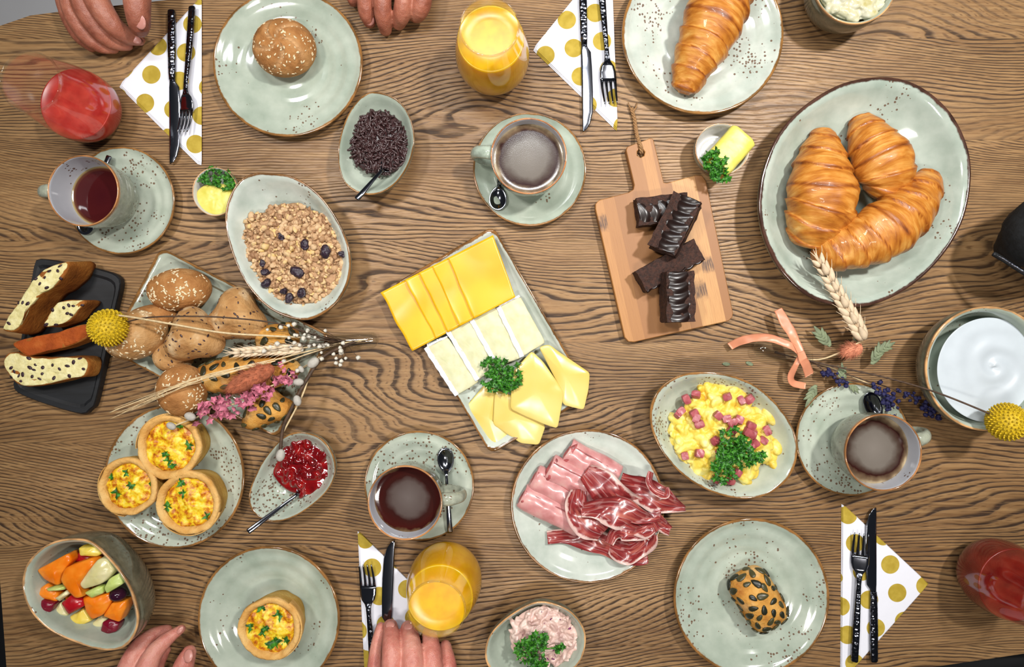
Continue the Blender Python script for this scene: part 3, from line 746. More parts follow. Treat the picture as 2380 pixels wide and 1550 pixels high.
def prosciutto():
    g = G('prosciutto', 0.26, Subsurface_Weight=0.2, Subsurface_Radius=(.008, .002, .002), Subsurface_Scale=0.4, Coat_Weight=0.25)
    x, y, z = g.sep(g.uv)
    w = g.math('ADD', y, g.math('MULTIPLY', g.math('SUBTRACT', g.noise(1.0, 3, g.map((7, 2, 1), vec=g.uv)), 0.5), 0.35))
    meat = g.ramp(g.noise(1.0, 4, g.map((2.6, 6, 1), vec=g.uv), 0.5, 0.6), [(0.3, C(104, 28, 32)), (0.5, C(142, 50, 50)), (0.68, C(180, 98, 84)), (0.8, C(196, 134, 112))])
    vein = g.ss(g.math('ABSOLUTE', g.math('SUBTRACT', g.noise(1.0, 1, g.map((1.6, 3.4, 1), vec=g.uv)), 0.5)), 0.035, 0.012)
    c = g.mix(g.math('MULTIPLY', vein, 0.28), meat, C(222, 182, 176))
    c = g.mix(g.ss(w, 0.86, 0.94, 0, 0.9), c, C(228, 196, 186)); g.base(c); return g.m
M['prosciutto'] = prosciutto()
def wet(name, stops, scale, rough=0.3, bump=0.4, bs=200, **kw):
    g = G(name, rough, **kw); g.base(g.ramp(g.noise(scale, 4), stops)); g.bump(g.noise(bs, 4), bump, 0.001); return g.m
M['egg'] = wet('scrambled_egg', [(0.3, C(226, 174, 48)), (0.48, C(240, 204, 84)), (0.7, C(246, 224, 140))], 70, 0.4, Subsurface_Weight=0.2, Subsurface_Scale=0.3)
M['hamcube'] = wet('ham_cube', [(0.3, C(146, 60, 66)), (0.6, C(176, 92, 96)), (0.8, C(200, 124, 122))], 110, 0.35)
M['tuna'] = wet('tuna_salad', [(0.3, C(178, 140, 132)), (0.5, C(212, 178, 166)), (0.7, C(230, 206, 194))], 90, 0.3)
M['onion'] = plain('red_onion', C(120, 44, 96), 0.35, 0.3, 200)
M['eggsalad'] = wet('egg_salad', [(0.3, C(180, 168, 104)), (0.45, C(196, 190, 154)), (0.7, C(206, 203, 184))], 70, 0.22)
M['yogurt'] = plain('yogurt', C(192, 200, 206), 0.35, 0.03, 40)
M['jam'] = wet('jam', [(0.3, C(82, 4, 8)), (0.55, C(122, 10, 14)), (0.8, C(160, 26, 18))], 80, 0.06, 0.5, 150, Specular_IOR_Level=0.6, Coat_Weight=0.5)
M['butter'] = wet('butter', [(0.3, C(226, 204, 84)), (0.6, C(234, 216, 108)), (0.8, C(238, 224, 134))], 60, 0.4, 0.25, 150, Subsurface_Weight=0.2, Subsurface_Scale=0.3)
def rndmat(name, stops, rough=0.6, bump=0.4, bs=500):
    g = G(name, rough); f = g.math('ADD', g.attr('rnd'), g.math('MULTIPLY', g.math('SUBTRACT', g.noise(300, 3), 0.5), 0.5))
    g.base(g.ramp(f, stops)); g.bump(g.noise(bs, 3), bump, 0.0008); return g.m
M['granola'] = rndmat('granola', [(0.0, C(140, 100, 68)), (0.35, C(184, 146, 106)), (0.75, C(206, 174, 134)), (0.97, C(216, 184, 116))], 0.7)
M['raisin'] = wet('raisin', [(0.3, C(22, 14, 22)), (0.7, C(58, 40, 56))], 300, 0.35, 0.9, 420)
M['sprinkle'] = plain('chocolate_sprinkles', C(56, 34, 34), 0.30, 0.25, 200)
g = G('parsley', 0.5, Subsurface_Weight=0.0); g.base(g.mix(g.ss(g.noise(160, 2), 0.3, 0.7), g.mix(g.rand(), C(10, 52, 10), C(22, 82, 18)), C(68, 138, 30))); M['parsley'] = g.m
M['stem'] = plain('green_stem', C(80, 130, 50), 0.5)
M['pastry'] = bread_mat('pastry', C(176, 122, 44), C(206, 158, 70), C(224, 184, 104))
M['pastry_rim'] = bread_mat('pastry_rim', C(206, 148, 72), C(224, 176, 104), C(234, 196, 130))
g = G('quiche_filling', 0.4); f = g.math('ADD', g.math('MULTIPLY', g.noise(170, 5, rough=0.6), 0.6), g.math('MULTIPLY', g.noise(60, 2), 0.4))
g.base(g.ramp(f, [(0.34, C(138, 66, 8)), (0.42, C(190, 108, 14)), (0.48, C(216, 158, 22)), (0.55, C(236, 202, 40)), (0.66, C(240, 220, 110))])); g.bump(g.noise(120, 4), 0.8, 0.002); M['filling'] = g.m
def fruit(name, c, c2, rough=0.25):
    g = G(name, rough, Subsurface_Weight=0.3, Subsurface_Radius=(.01, .006, .003), Subsurface_Scale=0.4)
    g.base(g.mix(g.ss(g.noise(50, 3), 0.3, 0.7), c, c2)); g.bump(g.noise(200, 3), 0.15, 0.001); return g.m
M['f_or'] = fruit('cantaloupe', C(230, 116, 8), C(240, 146, 40)); M['f_pale'] = fruit('honeydew', C(206, 196, 136), C(222, 214, 168)); M['f_green'] = fruit('green_melon', C(178, 196, 96), C(204, 216, 140))
M['f_pine'] = fruit('pineapple', C(220, 188, 50), C(236, 214, 110)); M['f_red'] = fruit('strawberry', C(150, 10, 24), C(186, 24, 34)); M['f_plum'] = fruit('red_grape', C(92, 8, 30), C(130, 14, 40)); M['f_grape'] = fruit('dark_grape', C(34, 8, 26), C(58, 18, 40), 0.12)

# ------------------------------------------------------------------ bread rolls
flat_seed = sphere((0, 0, 0), (0.5, 1.0, 0.22), 7, 4)
PS_V, PS_F = sphere((0, 0, 0), (0.0042, 0.0075, 0.0016), 10, 6)
PS_V[:, 0] *= 1 - 0.35 * PS_V[:, 1] / 0.0075
PSEED = shared('pumpkin_seed', PS_V, PS_F, M['pumpkin'])
def dome(cx, cy, rx, ry, rot, z0, h, shape='round', seed=0.0, nu=56, nv=28, amp=0.0016, sq=1.0, flatz=0.4):
    zc = z0 + h * flatz; c = P(cx, cy, zc); a, b = S(rx, zc), S(ry, zc); th = math.radians(rot)
    V, F = sphere((0, 0, 0), 1.0, nu, nv)
    for i in range(len(V)):
        x, y, z = V[i]; t = math.atan2(y, x); k = 1.0
        if shape == 'tri': k = 1 + 0.17 * math.cos(3 * (t - math.pi / 2)) - 0.02
        if shape == 'box': k = 1.0 / (abs(math.cos(t)) ** 4 + abs(math.sin(t)) ** 4) ** 0.25
        if shape == 'loaf': k = 1 + 0.07 * math.cos(2 * t)
        rad = math.hypot(x, y); rad2 = rad ** 0.85
        q = (rad2 / rad if rad > 1e-6 else 0) * k
        x, y = x * a * q, y * b * q
        z = z * h * (1 - flatz) if z > 0 else z * h * flatz
        V[i] = (x * math.cos(th) - y * math.sin(th), x * math.sin(th) + y * math.cos(th), z)
    V = V + np.array((c[0], c[1], zc)); V = jitter(V, amp, 45, seed, 3)
    V[:, 2] = np.maximum(V[:, 2], z0)
    return V, F
def light_seeds(t, V, F, n, size, m, seed, minz=0.25, keep=None, nm='seed_topping'):
    mb = MB()
    for p, q in scatter(V, F, n, minz, keep, seed):
        R = np.array(rmat(q, rng.uniform(0, 6.28))); s = size * rng.uniform(.6, 1.15)
        mb.add((flat_seed[0] * s) @ R.T + p + q * s * .1, flat_seed[1], rng.random())
    o = mb.build(nm, m, t); o['kind'] = 'stuff'
def pumpkin_seeds(t, V, F, n, seed, minz=0.2, d=.0105):
    for p, q in scatter(V, F, n, minz, apart(d), seed):
        piece('pumpkin_seed', PSEED, t, p + q * .0008, rmat(q, rng.uniform(0, 6.28)), rng.uniform(.65, 1.05))
def roll(label, cx, cy, rx, ry, rot, z0, h, m, shape, seed, kind, n=60, cat='bread roll', group='bread rolls', patch=None, **kw):
    V, F = dome(cx, cy, rx, ry, rot, z0, h, shape, seed, **kw)
    t = thing('bread_roll', label, cat, (V[:, 0].mean(), V[:, 1].mean(), z0), group)
    flour = np.zeros(len(V))
    if kind == 'kaiser':
        c = V.mean(0)
        for i in range(len(V)):
            if V[i, 2] < z0 + h * .4: continue
            d = V[i] - c; r = math.hypot(d[0], d[1]) / S(rx); ang = math.atan2(d[1], d[0]) + r * 1.5
            g_ = abs(((ang / (2 * math.pi) * 5) % 1) - .5) * 2
            flour[i] = .65 * math.exp(-(g_ / .22) ** 2) * min(1, r * 5) * max(0, min(1, 1.5 - r * 1.6))
            V[i, 2] -= .0075 * math.exp(-(g_ / .16) ** 2) * min(1, r * 3) * max(0, 1 - r * .85) - .003 * math.exp(-((g_ - .40) / .25) ** 2) * min(1, r * 3) * max(0, 1 - r)
    b = mk('crust', V, F, m, t, attrs={'flour': flour})
    keep = None
    if patch: keep = lambda p, out: nz(p, 55, seed + 3) > patch
    if kind in ('oat', 'kaiser'): light_seeds(t, V, F, n, .0023, M['seed_light'], int(seed * 10) + 3, .15, keep)
    if kind == 'flax': light_seeds(t, V, F, n, .0022, M['seed_dark'], int(seed * 10) + 3, .25, apart(.0045))
    if kind == 'pumpkin': pumpkin_seeds(t, V, F, n, int(seed * 10) + 3)
    return t
roll('round crusty roll with oat flakes alone on a sage plate', 662, 113, 73, 67, -10, .008, .048, M['crust'], 'round', 1.0, 'kaiser', 130)
roll('short square roll studded with pumpkin seeds alone on a sage plate', 1760, 1390, 74, 50, -58, .008, .042, M['crust_gold'], 'box', 2.0, 'pumpkin', 40)
roll('round oat topped roll nearest the top corner of the bread plate', 419, 674, 73, 50, 4, .012, .046, M['crust'], 'round', 3.0, 'oat', 170, patch=-.05)
roll('triangular seeded roll beside the granola bowl', 552, 737, 66, 62, 0, .012, .048, M['crust_pale'], 'tri', 4.0, 'flax', 32)
roll('small dark roll tucked behind the left end of the bread plate', 352, 742, 60, 34, 12, .010, .040, M['crust'], 'round', 5.5, 'oat', 20)
roll('split pale roll at the left end, touching the yellow flower ball', 318, 778, 74, 56, 24, .018, .050, M['crust_pale'], 'round', 5.0, 'oat', 90, patch=.1)
roll('pale seeded roll underneath the triangular rolls', 405, 828, 46, 40, 0, .012, .036, M['crust_pale'], 'round', 6.0, 'flax', 18)
roll('triangular pale seeded roll lying on top of the bread pile', 453, 782, 64, 62, 8, .026, .052, M['crust_pale'], 'tri', 7.0, 'flax', 42)
roll('round brown roll with oat flakes hanging over the quiche plate', 425, 906, 57, 60, 0, .026, .048, M['crust'], 'round', 8.0, 'oat', 110, patch=.05)
roll('long golden pumpkin seed bread under the dried flowers', 572, 868, 120, 50, 6, .012, .046, M['crust_gold'], 'loaf', 9.0, 'pumpkin', 34)
roll('golden pumpkin seed bread beside the white dried blossoms', 645, 786, 50, 34, 10, .012, .036, M['crust_gold'], 'box', 10.0, 'pumpkin', 12)
roll('golden pumpkin seed bread at the lower corner of the bread plate', 622, 950, 60, 44, 20, .012, .040, M['crust_gold'], 'tri', 11.0, 'pumpkin', 18)

# ------------------------------------------------------------------ slate tray with currant bread
o_tray = [(93, 601), (165, 611), (232, 626), (266, 637), (279, 652), (276, 680), (268, 714), (248, 812), (222, 930), (210, 950), (186, 962), (103, 939), (45, 916), (30, 900), (34, 870), (56, 740), (74, 640), (80, 612)]
ow = resample(PP(o_tray, .014), 90)
V, F = rings_mesh(ow, [(0, 0), (.96, 0), (1.0, .003), (1.0, .012), (.985, .014), (.92, .014), (.88, .012), (.5, .012), (0, .012)])
mk('serving_tray', V, F, M['slate'], smooth=False, label='black slate serving tray under the currant bread slices', cat='tray')
def bread_slice(label, pts, z0, th, top='crumb', side='crust_loaf', n_cur=14, seed=1, flare=1.04):
    z1 = z0 + th; o = resample(PP(pts, z1), 72)
    V, F = slab(o, z0, th - .001, 0.0006, th * .18, flare); V = jitter(V, .0012, 90, seed, 2); V[:, 2] = np.maximum(V[:, 2], z0)
    t = thing('bread_slice', label, 'bread', (V[:, 0].mean(), V[:, 1].mean(), z0), 'currant bread slices')
    mk('crust', V, F, M[side], t)
    c = o.mean(0); V, F = slab(c + (o - c) * .95, z1 - .004, .004, .0012, .001); V = jitter(V, .0018, 110, seed + 5, 3)
    mk('crumb', V, F, M[top], t)
    mb = MB()
    for p, q in scatter(V, F, n_cur, .6, apart(.005), seed):
        R = np.array(rmat(q, rng.uniform(0, 6.28))); mb.add((sphere((0, 0, 0), (.0022 * rng.uniform(.6, 1.2), .0034 * rng.uniform(.6, 1.2), .001), 7, 5)[0]) @ R.T + p, flat_seed[1] if False else sphere((0, 0, 0), 1, 7, 5)[1])
    if n_cur: mb.build('currants', M['currant'], t, kind='stuff')
bread_slice('currant bread slice with brown crust, topmost on the slate tray', [(4, 763), (40, 706), (77, 652), (108, 622), (150, 607), (160, 612), (150, 640), (120, 668), (94, 684), (60, 725), (40, 765), (15, 772)], .0125, .052, n_cur=12, seed=21, flare=1.08)
bread_slice('small currant bread slice between two larger slices on the slate tray', [(102, 755), (124, 714), (145, 699), (191, 697), (196, 705), (181, 722), (160, 745), (121, 759)], .0125, .034, n_cur=9, seed=22)
bread_slice('glossy orange brown crust end of currant bread on the slate tray', [(27, 797), (80, 782), (139, 770), (199, 753), (202, 784), (152, 807), (100, 819), (62, 828), (41, 815)], .0125, .026, 'crust_shiny', 'crust_loaf', 0, 23)
bread_slice('pale currant bread slice lowest on the slate tray', [(4, 841), (23, 819), (77, 831), (120, 832), (165, 829), (204, 836), (199, 872), (165, 880), (103, 895), (52, 898), (21, 877)], .0125, .028, n_cur=22, seed=24)

# ------------------------------------------------------------------ croissants
def croissant(label, spine, z0, seed, ridges=6, flat=.80, zadd=None):
    sp = np.array(spine, float); n = 110; seg = 44
    q = resample(sp, n, True, False); rad_px = q[:, 2]
    zc = z0 + S(rad_px.max(), .04) * flat
    pts = np.array([P(x, y, z0 + S(r, z0) * flat) for x, y, r in q]); R = np.array([S(r, zc) for r in rad_px])
    if zadd is not None: pts[:, 2] += np.interp(np.linspace(0, 1, n), np.linspace(0, 1, len(zadd)), zadd)
    u = np.linspace(0, 1, n); R = R * np.clip(np.minimum(u, 1 - u) / .03, .25, 1) ** .5
    t = np.gradient(pts, axis=0); t /= np.linalg.norm(t, axis=1)[:, None]
    V = []; UV = []; lay = []; L = np.concatenate([[0], np.cumsum(np.linalg.norm(np.diff(pts, axis=0), axis=1))])
    for i in range(n):
        sd = np.cross(t[i], (0, 0, 1)); sd /= np.linalg.norm(sd); up = np.cross(sd, t[i])
        for k in range(seg):
            a = 2 * math.pi * k / seg
            side = abs(u[i] - .5) * 2 * (1 if u[i] > .5 else -1)
            ph = side * ridges * .62 + .22 * math.sin(a + seed) + .10 * math.sin(2 * a + seed * 3)
            fr = abs(ph) % 1.0
            st = .12 * (1 - fr) ** 1.2 - .05 - .05 * math.exp(-((fr) / .05) ** 2)
            r = R[i] * (1 + st)
            p = pts[i] + sd * r * math.cos(a) + up * r * flat * math.sin(a)
            rr = .0016 * nz(p, 60, seed) + .0008 * nz(p, 160, seed)
            p = p + (sd * math.cos(a) + up * math.sin(a)) * rr
            V.append(p); UV.append((L[i] * 4 + .05 * math.sin(a), k / seg * 2 if k < seg / 2 else 2 - k / seg * 2)); lay.append(max(0, 1 - fr * 6))
    V = np.array(V); V[:, 2] = np.maximum(V[:, 2], z0)
    F = strip_faces(n, seg); F.append(list(range(seg))[::-1]); F.append([(n - 1) * seg + k for k in range(seg)])
    return mk('croissant', V, F, M['croissant'], uv=UV, attrs={'lay': lay}, label=label, cat='croissant', group='croissants')
croissant('single golden croissant on the pale plate at the top', [(1700, -120, 40), (1690, -45, 64), (1665, 30, 70), (1638, 95, 62), (1612, 150, 49), (1596, 195, 36), (1588, 218, 26)], .009, 1.3, 7)
croissant('golden croissant at the left of the oval bowl', [(1914, 302, 24), (1912, 350, 50), (1910, 410, 72), (1910, 470, 80), (1893, 530, 66), (1880, 572, 42)], .014, 2.7, 6)
croissant('flaky croissant at the top of the oval bowl', [(1996, 272, 24), (2022, 322, 54), (2052, 380, 70), (2056, 428, 58), (2036, 462, 38)], .014, 3.9, 5)
croissant('curved croissant at the bottom of the oval bowl, pointing right', [(2168, 408, 24), (2142, 440, 44), (2100, 494, 60), (2040, 540, 66), (1975, 572, 56), (1915, 590, 42), (1882, 592, 26)], .018, 5.2, 7, zadd=[.004, .006, .01, .012, .012, .006])

# ------------------------------------------------------------------ quiches
def quiche(label, cx, cy, rpx, z0, seed, herbs=5):
    h = .040; zr = z0 + h; c = P(cx, cy, zr); R = S(rpx, zr)
    t = thing('quiche', label, 'quiche', (c[0], c[1], z0), 'mini quiches')
    o = circle(c[0], c[1], R, 72)
    for i in range(72):
        a = i / 72 * 2 * math.pi; k = 1 + .02 * math.sin(3 * a + seed) + .012 * math.sin(7 * a + seed * 2) + .012 * nz((math.cos(a) * 3, math.sin(a) * 3, seed), 1)
        o[i] = c[:2] + (o[i] - c[:2]) * k
    V, F = rings_mesh(o, [(0, z0), (.80, z0), (.86, z0 + .002), (.94, z0 + .022), (.985, zr - .006), (1.0, zr - .003), (.985, zr), (.95, zr + .0008), (.88, zr), (.80, zr - .002), (.76, zr - .006), (.5, zr - .008), (0, zr - .008)])
    V = jitter(V, .0012, 90, seed, 2); V[:, 2] = np.maximum(V[:, 2], z0)
    body = mk('pastry_shell', V, F, M['pastry'], t)
    V, F = rings_mesh(o, [(.99, zr - .003), (1.005, zr - .001), (.985, zr + .0018), (.94, zr + .0028), (.86, zr + .0022), (.80, zr + .0002), (.775, zr - .003)])
    V = jitter(V, .0016, 120, seed + 3, 2); mk('pastry_rim', V, F, M['pastry_rim'], t)
    # overlapping pastry flap wound round the wall
    pts = [];
    n = 30
    V = []
    for i in range(n):
        a = seed + 2.2 * i / (n - 1); 
        for zz, rr in ((zr - .016, .985), (zr - .003, 1.035), (zr + .001, 1.03), (zr + .001, 1.0)):
            V.append((c[0] + R * rr * math.cos(a), c[1] + R * rr * math.sin(a), zz))
    mk('pastry_flap', V, strip_faces(n, 4, False), M['pastry_rim'], t)
    V, F = rings_mesh(circle(c[0], c[1], R * .80, 60), [(1.0, zr - .007), (.98, zr - .004), (.9, zr - .0025), (.8, zr - .002), (.7, zr - .0015), (.6, zr - .001), (.5, zr - .001), (.38, zr - .0005), (.26, zr - .0005), (.12, zr), (0, zr)])
    V = jitter(V, .0042, 110, seed + 9, 2); mk('filling', V, F, M['filling'], t)
    for p, q in scatter(V, F, herbs, .3, apart(.008), int(seed * 7)):
        piece('herb', rng.choice(LEAVES), t, p + np.array((0, 0, .0012)), rmat(np.array((rng.uniform(-.3, .3), rng.uniform(-.3, .3), 1)), rng.uniform(0, 6.28)), rng.uniform(1.0, 1.7))
def leafmesh(seed):
    rs = np.random.RandomState(seed); n = 18; V = [(0, 0, 0)]
    for q, h in ((.0022, .0008), (.0042, .0018)):
        for k in range(n):
            a = k / n * 2 * math.pi; e = 1 + (.32 if k % 3 == 1 else -.24) * (q > .003)
            V.append((q * e * math.cos(a) * rs.uniform(.85, 1.15), q * e * math.sin(a) * rs.uniform(.85, 1.15), h * math.sin(a * 3 + seed) + rs.uniform(-.0009, .0013) * (q / .0042)))
    F = [[0, 1 + k, 1 + (k + 1) % n] for k in range(n)] + [[1 + k, 1 + n + k, 1 + n + (k + 1) % n, 1 + (k + 1) % n] for k in range(n)]
    return shared('leaf', V, F, M['parsley'])
LEAVES = [leafmesh(s) for s in (1, 2, 3, 4)]
quiche('mini quiche nearest the bread rolls on the speckled plate', 393, 1038, 75, .008, 1.0, 5)
quiche('leftmost mini quiche on the speckled plate', 297, 1131, 68, .008, 2.4, 6)
quiche('mini quiche nearest the jam bowl on the speckled plate', 438, 1169, 74, .008, 3.8, 4)
quiche('mini quiche alone on the sage plate', 627, 1461, 73, .008, 5.0, 8)

# ------------------------------------------------------------------ parsley
def parsley(label, cx, cy, rpx, z, n, seed, flat=.55, spots=None, group='parsley sprigs'):
    c = P(cx, cy, z); R = S(rpx, z); rs = np.random.RandomState(seed)
    t = thing('parsley_sprig', label, 'parsley', (c[0], c[1], z), group)
    spots = spots or [(0, 0, 1)]
    for (sx, sy, k) in spots:
        cc = c + np.array((S(sx, z), -S(sy, z), 0)); m = max(8, int(n * k * 1.7))
        V, F = tube([c + np.array((0, 0, .001)), (c + cc) / 2 + np.array((0, 0, .003)), cc + np.array((0, 0, .002))] if (sx or sy) else [c + np.array((-R * .9, -R * .6, .001)), c + np.array((-.3 * R, -.2 * R, .003)), c + np.array((0, 0, .003))], .0009, 6)
        mk('stem', V, F, M['stem'], t)
        for i in range(m):
            a = rs.uniform(0, 6.28); r = R * k ** .5 * math.sqrt(rs.rand()) * .92; hh = .004 + R * flat * k ** .5 * math.sqrt(max(0, 1 - (r / (R * k ** .5)) ** 2)) * rs.uniform(.3, 1)
            d = np.array((math.cos(a) * r, math.sin(a) * r, hh)); nrm = np.array((d[0] / R * .9 + rs.normal() * .35, d[1] / R * .9 + rs.normal() * .35, .9))
            piece('leaf', LEAVES[rs.randint(4)], t, cc + d, rmat(nrm, rs.uniform(0, 6.28)), rs.uniform(.8, 1.25))
parsley('curly parsley sprig in the middle of the cheese plate', 1168, 872, 44, .026, 34, 1, spots=[(-24, -18, .3), (20, -16, .3), (0, 12, .5), (-28, 14, .25), (26, 14, .25)])
parsley('large curly parsley sprig on the scrambled egg', 1700, 1050, 58, .050, 60, 2, spots=[(0, -30, .35), (22, 0, .4), (-20, 42, .35), (-5, 10, .3), (55, 12, .12)])
parsley('parsley sprig hanging over the butter ramekin by the cutting board', 1660, 382, 34, .040, 30, 3, spots=[(-2, -4, .7), (12, 26, .4)])
parsley('parsley sprig on the tuna salad', 1240, 1508, 38, .052, 34, 4, spots=[(10, -22, .4), (-14, 0, .5), (8, 28, .4), (60, -6, .08)])

# ------------------------------------------------------------------ cheese
def ln(a, b, t): return (a[0] + (b[0] - a[0]) * t, a[1] + (b[1] - a[1]) * t)
TLg, TRg, BRg, BLg = (884, 680), (1146, 546), (1198, 690), (958, 816)
for i, (a, b, lb) in enumerate([(0, .50, 'leftmost gouda slice, hanging over the edge of the cheese plate'), (.225, .66, 'second yellow gouda slice from the left in the fan'), (.345, .80, 'third yellow gouda slice from the left in the fan'), (.46, .9, 'fourth yellow gouda slice from the left in the fan'), (.60, 1.0, 'rightmost gouda slice, topmost of the yellow fan')]):
    q = [ln(TLg, TRg, a), ln(TLg, TRg, b), ln(BLg, BRg, b), ln(BLg, BRg, a)]
    z0 = .0185 + i * .0021 if i else .0185
    w = np.array(PP(q, z0 + .002)); n = 26
    V = []; 
    for zz in (0, .0019):
        for ii in range(n):
            for jj in range(n):
                u, v = ii / (n - 1), jj / (n - 1)
                p = (w[0] * (1 - u) + w[1] * u) * (1 - v) + (w[3] * (1 - u) + w[2] * u) * v
                dz = .0022 * nz((p[0] * 22, p[1] * 22, i * 3.1), 1) + .0028 * math.exp(-u * 9) * (i > 0) * (.5 + .5 * math.sin(v * 5 + i)) + .0006 * u
                edge = .0018 * nz((v * 3, u * 3, i * 7.0), 1)
                V.append((p[0] + edge, p[1] + edge * .5, z0 + max(0, dz) + zz))
    V = np.array(V); Fq = []
    for ii in range(n - 1):
        for jj in range(n - 1):
            a0 = ii * n + jj; Fq.append([a0, a0 + 1, a0 + n + 1, a0 + n]); b0 = a0 + n * n; Fq.append([b0, b0 + n, b0 + n + 1, b0 + 1])
    for k in range(n - 1):
        for a0, b0 in ((k, k + 1), ((n - 1) * n + k + 1, (n - 1) * n + k)): Fq.append([a0, a0 + n * n, b0 + n * n, b0])
        for a0, b0 in (((k + 1) * n, k * n), (k * n + n - 1, (k + 1) * n + n - 1)): Fq.append([a0, a0 + n * n, b0 + n * n, b0])
    mk('cheese_slice', V, Fq, M['gouda'], smooth=True, label=lb, cat='cheese', group='yellow gouda slices')
for i, (q, lb) in enumerate([([(992, 806), (1040, 783), (1113, 888), (1064, 918)], 'leftmost brie slice on the cheese plate'), ([(1043, 768), (1094, 741), (1163, 849), (1112, 882)], 'second brie slice from the left on the cheese plate'),
                             ([(1098, 741), (1152, 713), (1212, 832), (1158, 851)], 'third brie slice from the left on the cheese plate'), ([(1160, 712), (1209, 688), (1268, 796), (1216, 828)], 'rightmost brie slice on the cheese plate')]):
    z0 = .0085 + i * .0012; th = .012; zt = z0 + th
    o = resample(rounded(PP(q, zt), .003, 4), 60, False); V, F = slab(o, z0, th, .0006, .0012); V = jitter(V, .0009, 120, i, 2); V[:, 2] = np.maximum(V[:, 2], z0)
    t = thing('brie_slice', lb, 'cheese', (V[:, 0].mean(), V[:, 1].mean(), z0), 'brie slices')
    mk('cheese', V, F, M['brie'], t)
    for (a, b, w) in ((q[0], q[3], 9), (q[0], q[1], 4)):
        d = np.array((b[0] - a[0], b[1] - a[1]), float); d /= np.linalg.norm(d); nn = np.array((d[1], -d[0]))
        if np.dot(np.array(q).mean(0) - a, nn) > 0: nn = -nn
        A, B = np.array(a, float), np.array(b, float)
        s = [A + nn * w * .9, B + nn * w * .9, B - nn * w * .35, A - nn * w * .35]
        o = PP(s, zt); m_ = 24; e = np.array([o[0] + (o[1] - o[0]) * k / m_ for k in range(m_ + 1)] + [o[2] + (o[3] - o[2]) * k / m_ for k in range(m_ + 1)])
        V, F = slab(e, z0, th + .0008, .0003, .001); V = jitter(V, .0018, 170, i + w, 2); V[:, 2] = np.maximum(V[:, 2], z0)
        mk('rind', V, F, M['rind'], t)
for i, (q, z0, lb) in enumerate([([(1126, 894), (1152, 903), (1149, 950), (1150, 986), (1189, 1013), (1158, 1046), (1079, 950)], .0075, 'folded pale cheese slice at the lower left of the cheese plate'),
                                 ([(1252, 806), (1276, 800), (1300, 818), (1371, 866), (1368, 905), (1357, 953), (1309, 941), (1290, 880)], .0175, 'folded pale cheese slice hanging over the right edge of the plate'),
                                 ([(1150, 905), (1188, 918), (1230, 935), (1268, 990), (1253, 1034), (1210, 1030), (1146, 986)], .0125, 'folded pale cheese slice at the bottom of the cheese plate'),
                                 ([(1190, 866), (1236, 815), (1262, 840), (1290, 880), (1311, 912), (1296, 996), (1265, 986), (1222, 968), (1186, 950)], .021, 'large folded pale cheese slice on top, beside the parsley')]):
    z1 = z0 + .0035; o = resample(rounded(PP(q, z1), .004, 4), 84, False)
    t = thing('folded_cheese_slice', lb, 'cheese', (o[:, 0].mean(), o[:, 1].mean(), z0), 'pale folded cheese slices')
    for layer in range(2):
        c = o.mean(0); oo = c + (o - c) * (1.0 - .06 * (1 - layer)); rr = rings_mesh(oo, [(0, z0), (.5, z0), (.97, z0)])[0]
        V, F = slab(oo, z0 + layer * .0024, .0021, .0030 * layer + .0008, .0009)
        for k in range(len(V)): V[k, 2] += .0016 * max(-.2, nz((V[k, 0] * 26, V[k, 1] * 26, i * 5.0), 1)) * (layer + .3)
        mk('cheese_layer', V, F, M['pale_cheese'], t)

# ------------------------------------------------------------------ cutting board and brownies
bd = [(1458, 341), (1484, 331), (1487, 345), (1481, 352), (1481, 361), (1489, 366), (1497, 362), (1499, 353), (1492, 344), (1488, 330), (1514, 320), (1519, 325), (1543, 424), (1550, 425), (1618, 407), (1632, 408), (1641, 420), (1704, 728), (1702, 738), (1693, 746), (1474, 795), (1461, 794), (1452, 784), (1384, 486), (1384, 474), (1392, 465), (1461, 447), (1472, 440), (1474, 430), (1455, 349)]
zt = .014; o = ccw(PP(bd, zt)); n = len(o)
def inset(o, d):
    a = np.roll(o, 1, 0); b = np.roll(o, -1, 0); e1 = o - a; e2 = b - o
    n1 = np.stack([-e1[:, 1], e1[:, 0]], 1) / np.linalg.norm(e1, axis=1)[:, None]; n2 = np.stack([-e2[:, 1], e2[:, 0]], 1) / np.linalg.norm(e2, axis=1)[:, None]
    m_ = n1 + n2; m_ /= np.linalg.norm(m_, axis=1)[:, None] + 1e-9; return o + m_ * d
oi = inset(o, .0009)
V = np.vstack([np.c_[oi, np.full(n, zt)], np.c_[o, np.full(n, zt - .0009)], np.c_[o, np.full(n, .0009)], np.c_[oi, np.zeros(n)]])
F = [list(range(n)), list(range(4 * n - 1, 3 * n - 1, -1))]
for r in range(3): F += [[(r + 1) * n + j, (r + 1) * n + (j + 1) % n, r * n + (j + 1) % n, r * n + j] for j in range(n)]
t = thing('cutting_board', 'bamboo cutting board with handle under the brownies', 'cutting board', (o[:, 0].mean(), o[:, 1].mean(), 0))
mk('board', V, F, M['bamboo'], t, smooth=False)
tw = thing('twine_loop', 'jute twine loop tied through the cutting board handle', 'twine', P(1478, 300, 0))
for ph in (0, 2.1, 4.2):
    pts = [P(1491, 357, .012), P(1489, 340, .0165), P(1481, 318, .011), P(1477, 295, .004), P(1474, 275, .004), P(1467, 250, .004)]
    q = resample(np.array(pts), 60, True, False)
    for k in range(60):
        a = ph + k * .55; q[k] += np.array((math.cos(a) * .0016, 0, math.sin(a) * .0013))
    V, F = tube(q, .0013, 7); mk('strand', V, F, M['twine'], tw)
for sx in (-6, 8):
    V, F = tube([P(1470, 262, .005), P(1470 + sx, 250, .004), P(1469 + sx * 1.5, 238, .003)], [.0014, .0012, .0006], 6); mk('frayed_end', V, F, M['twine'], tw)
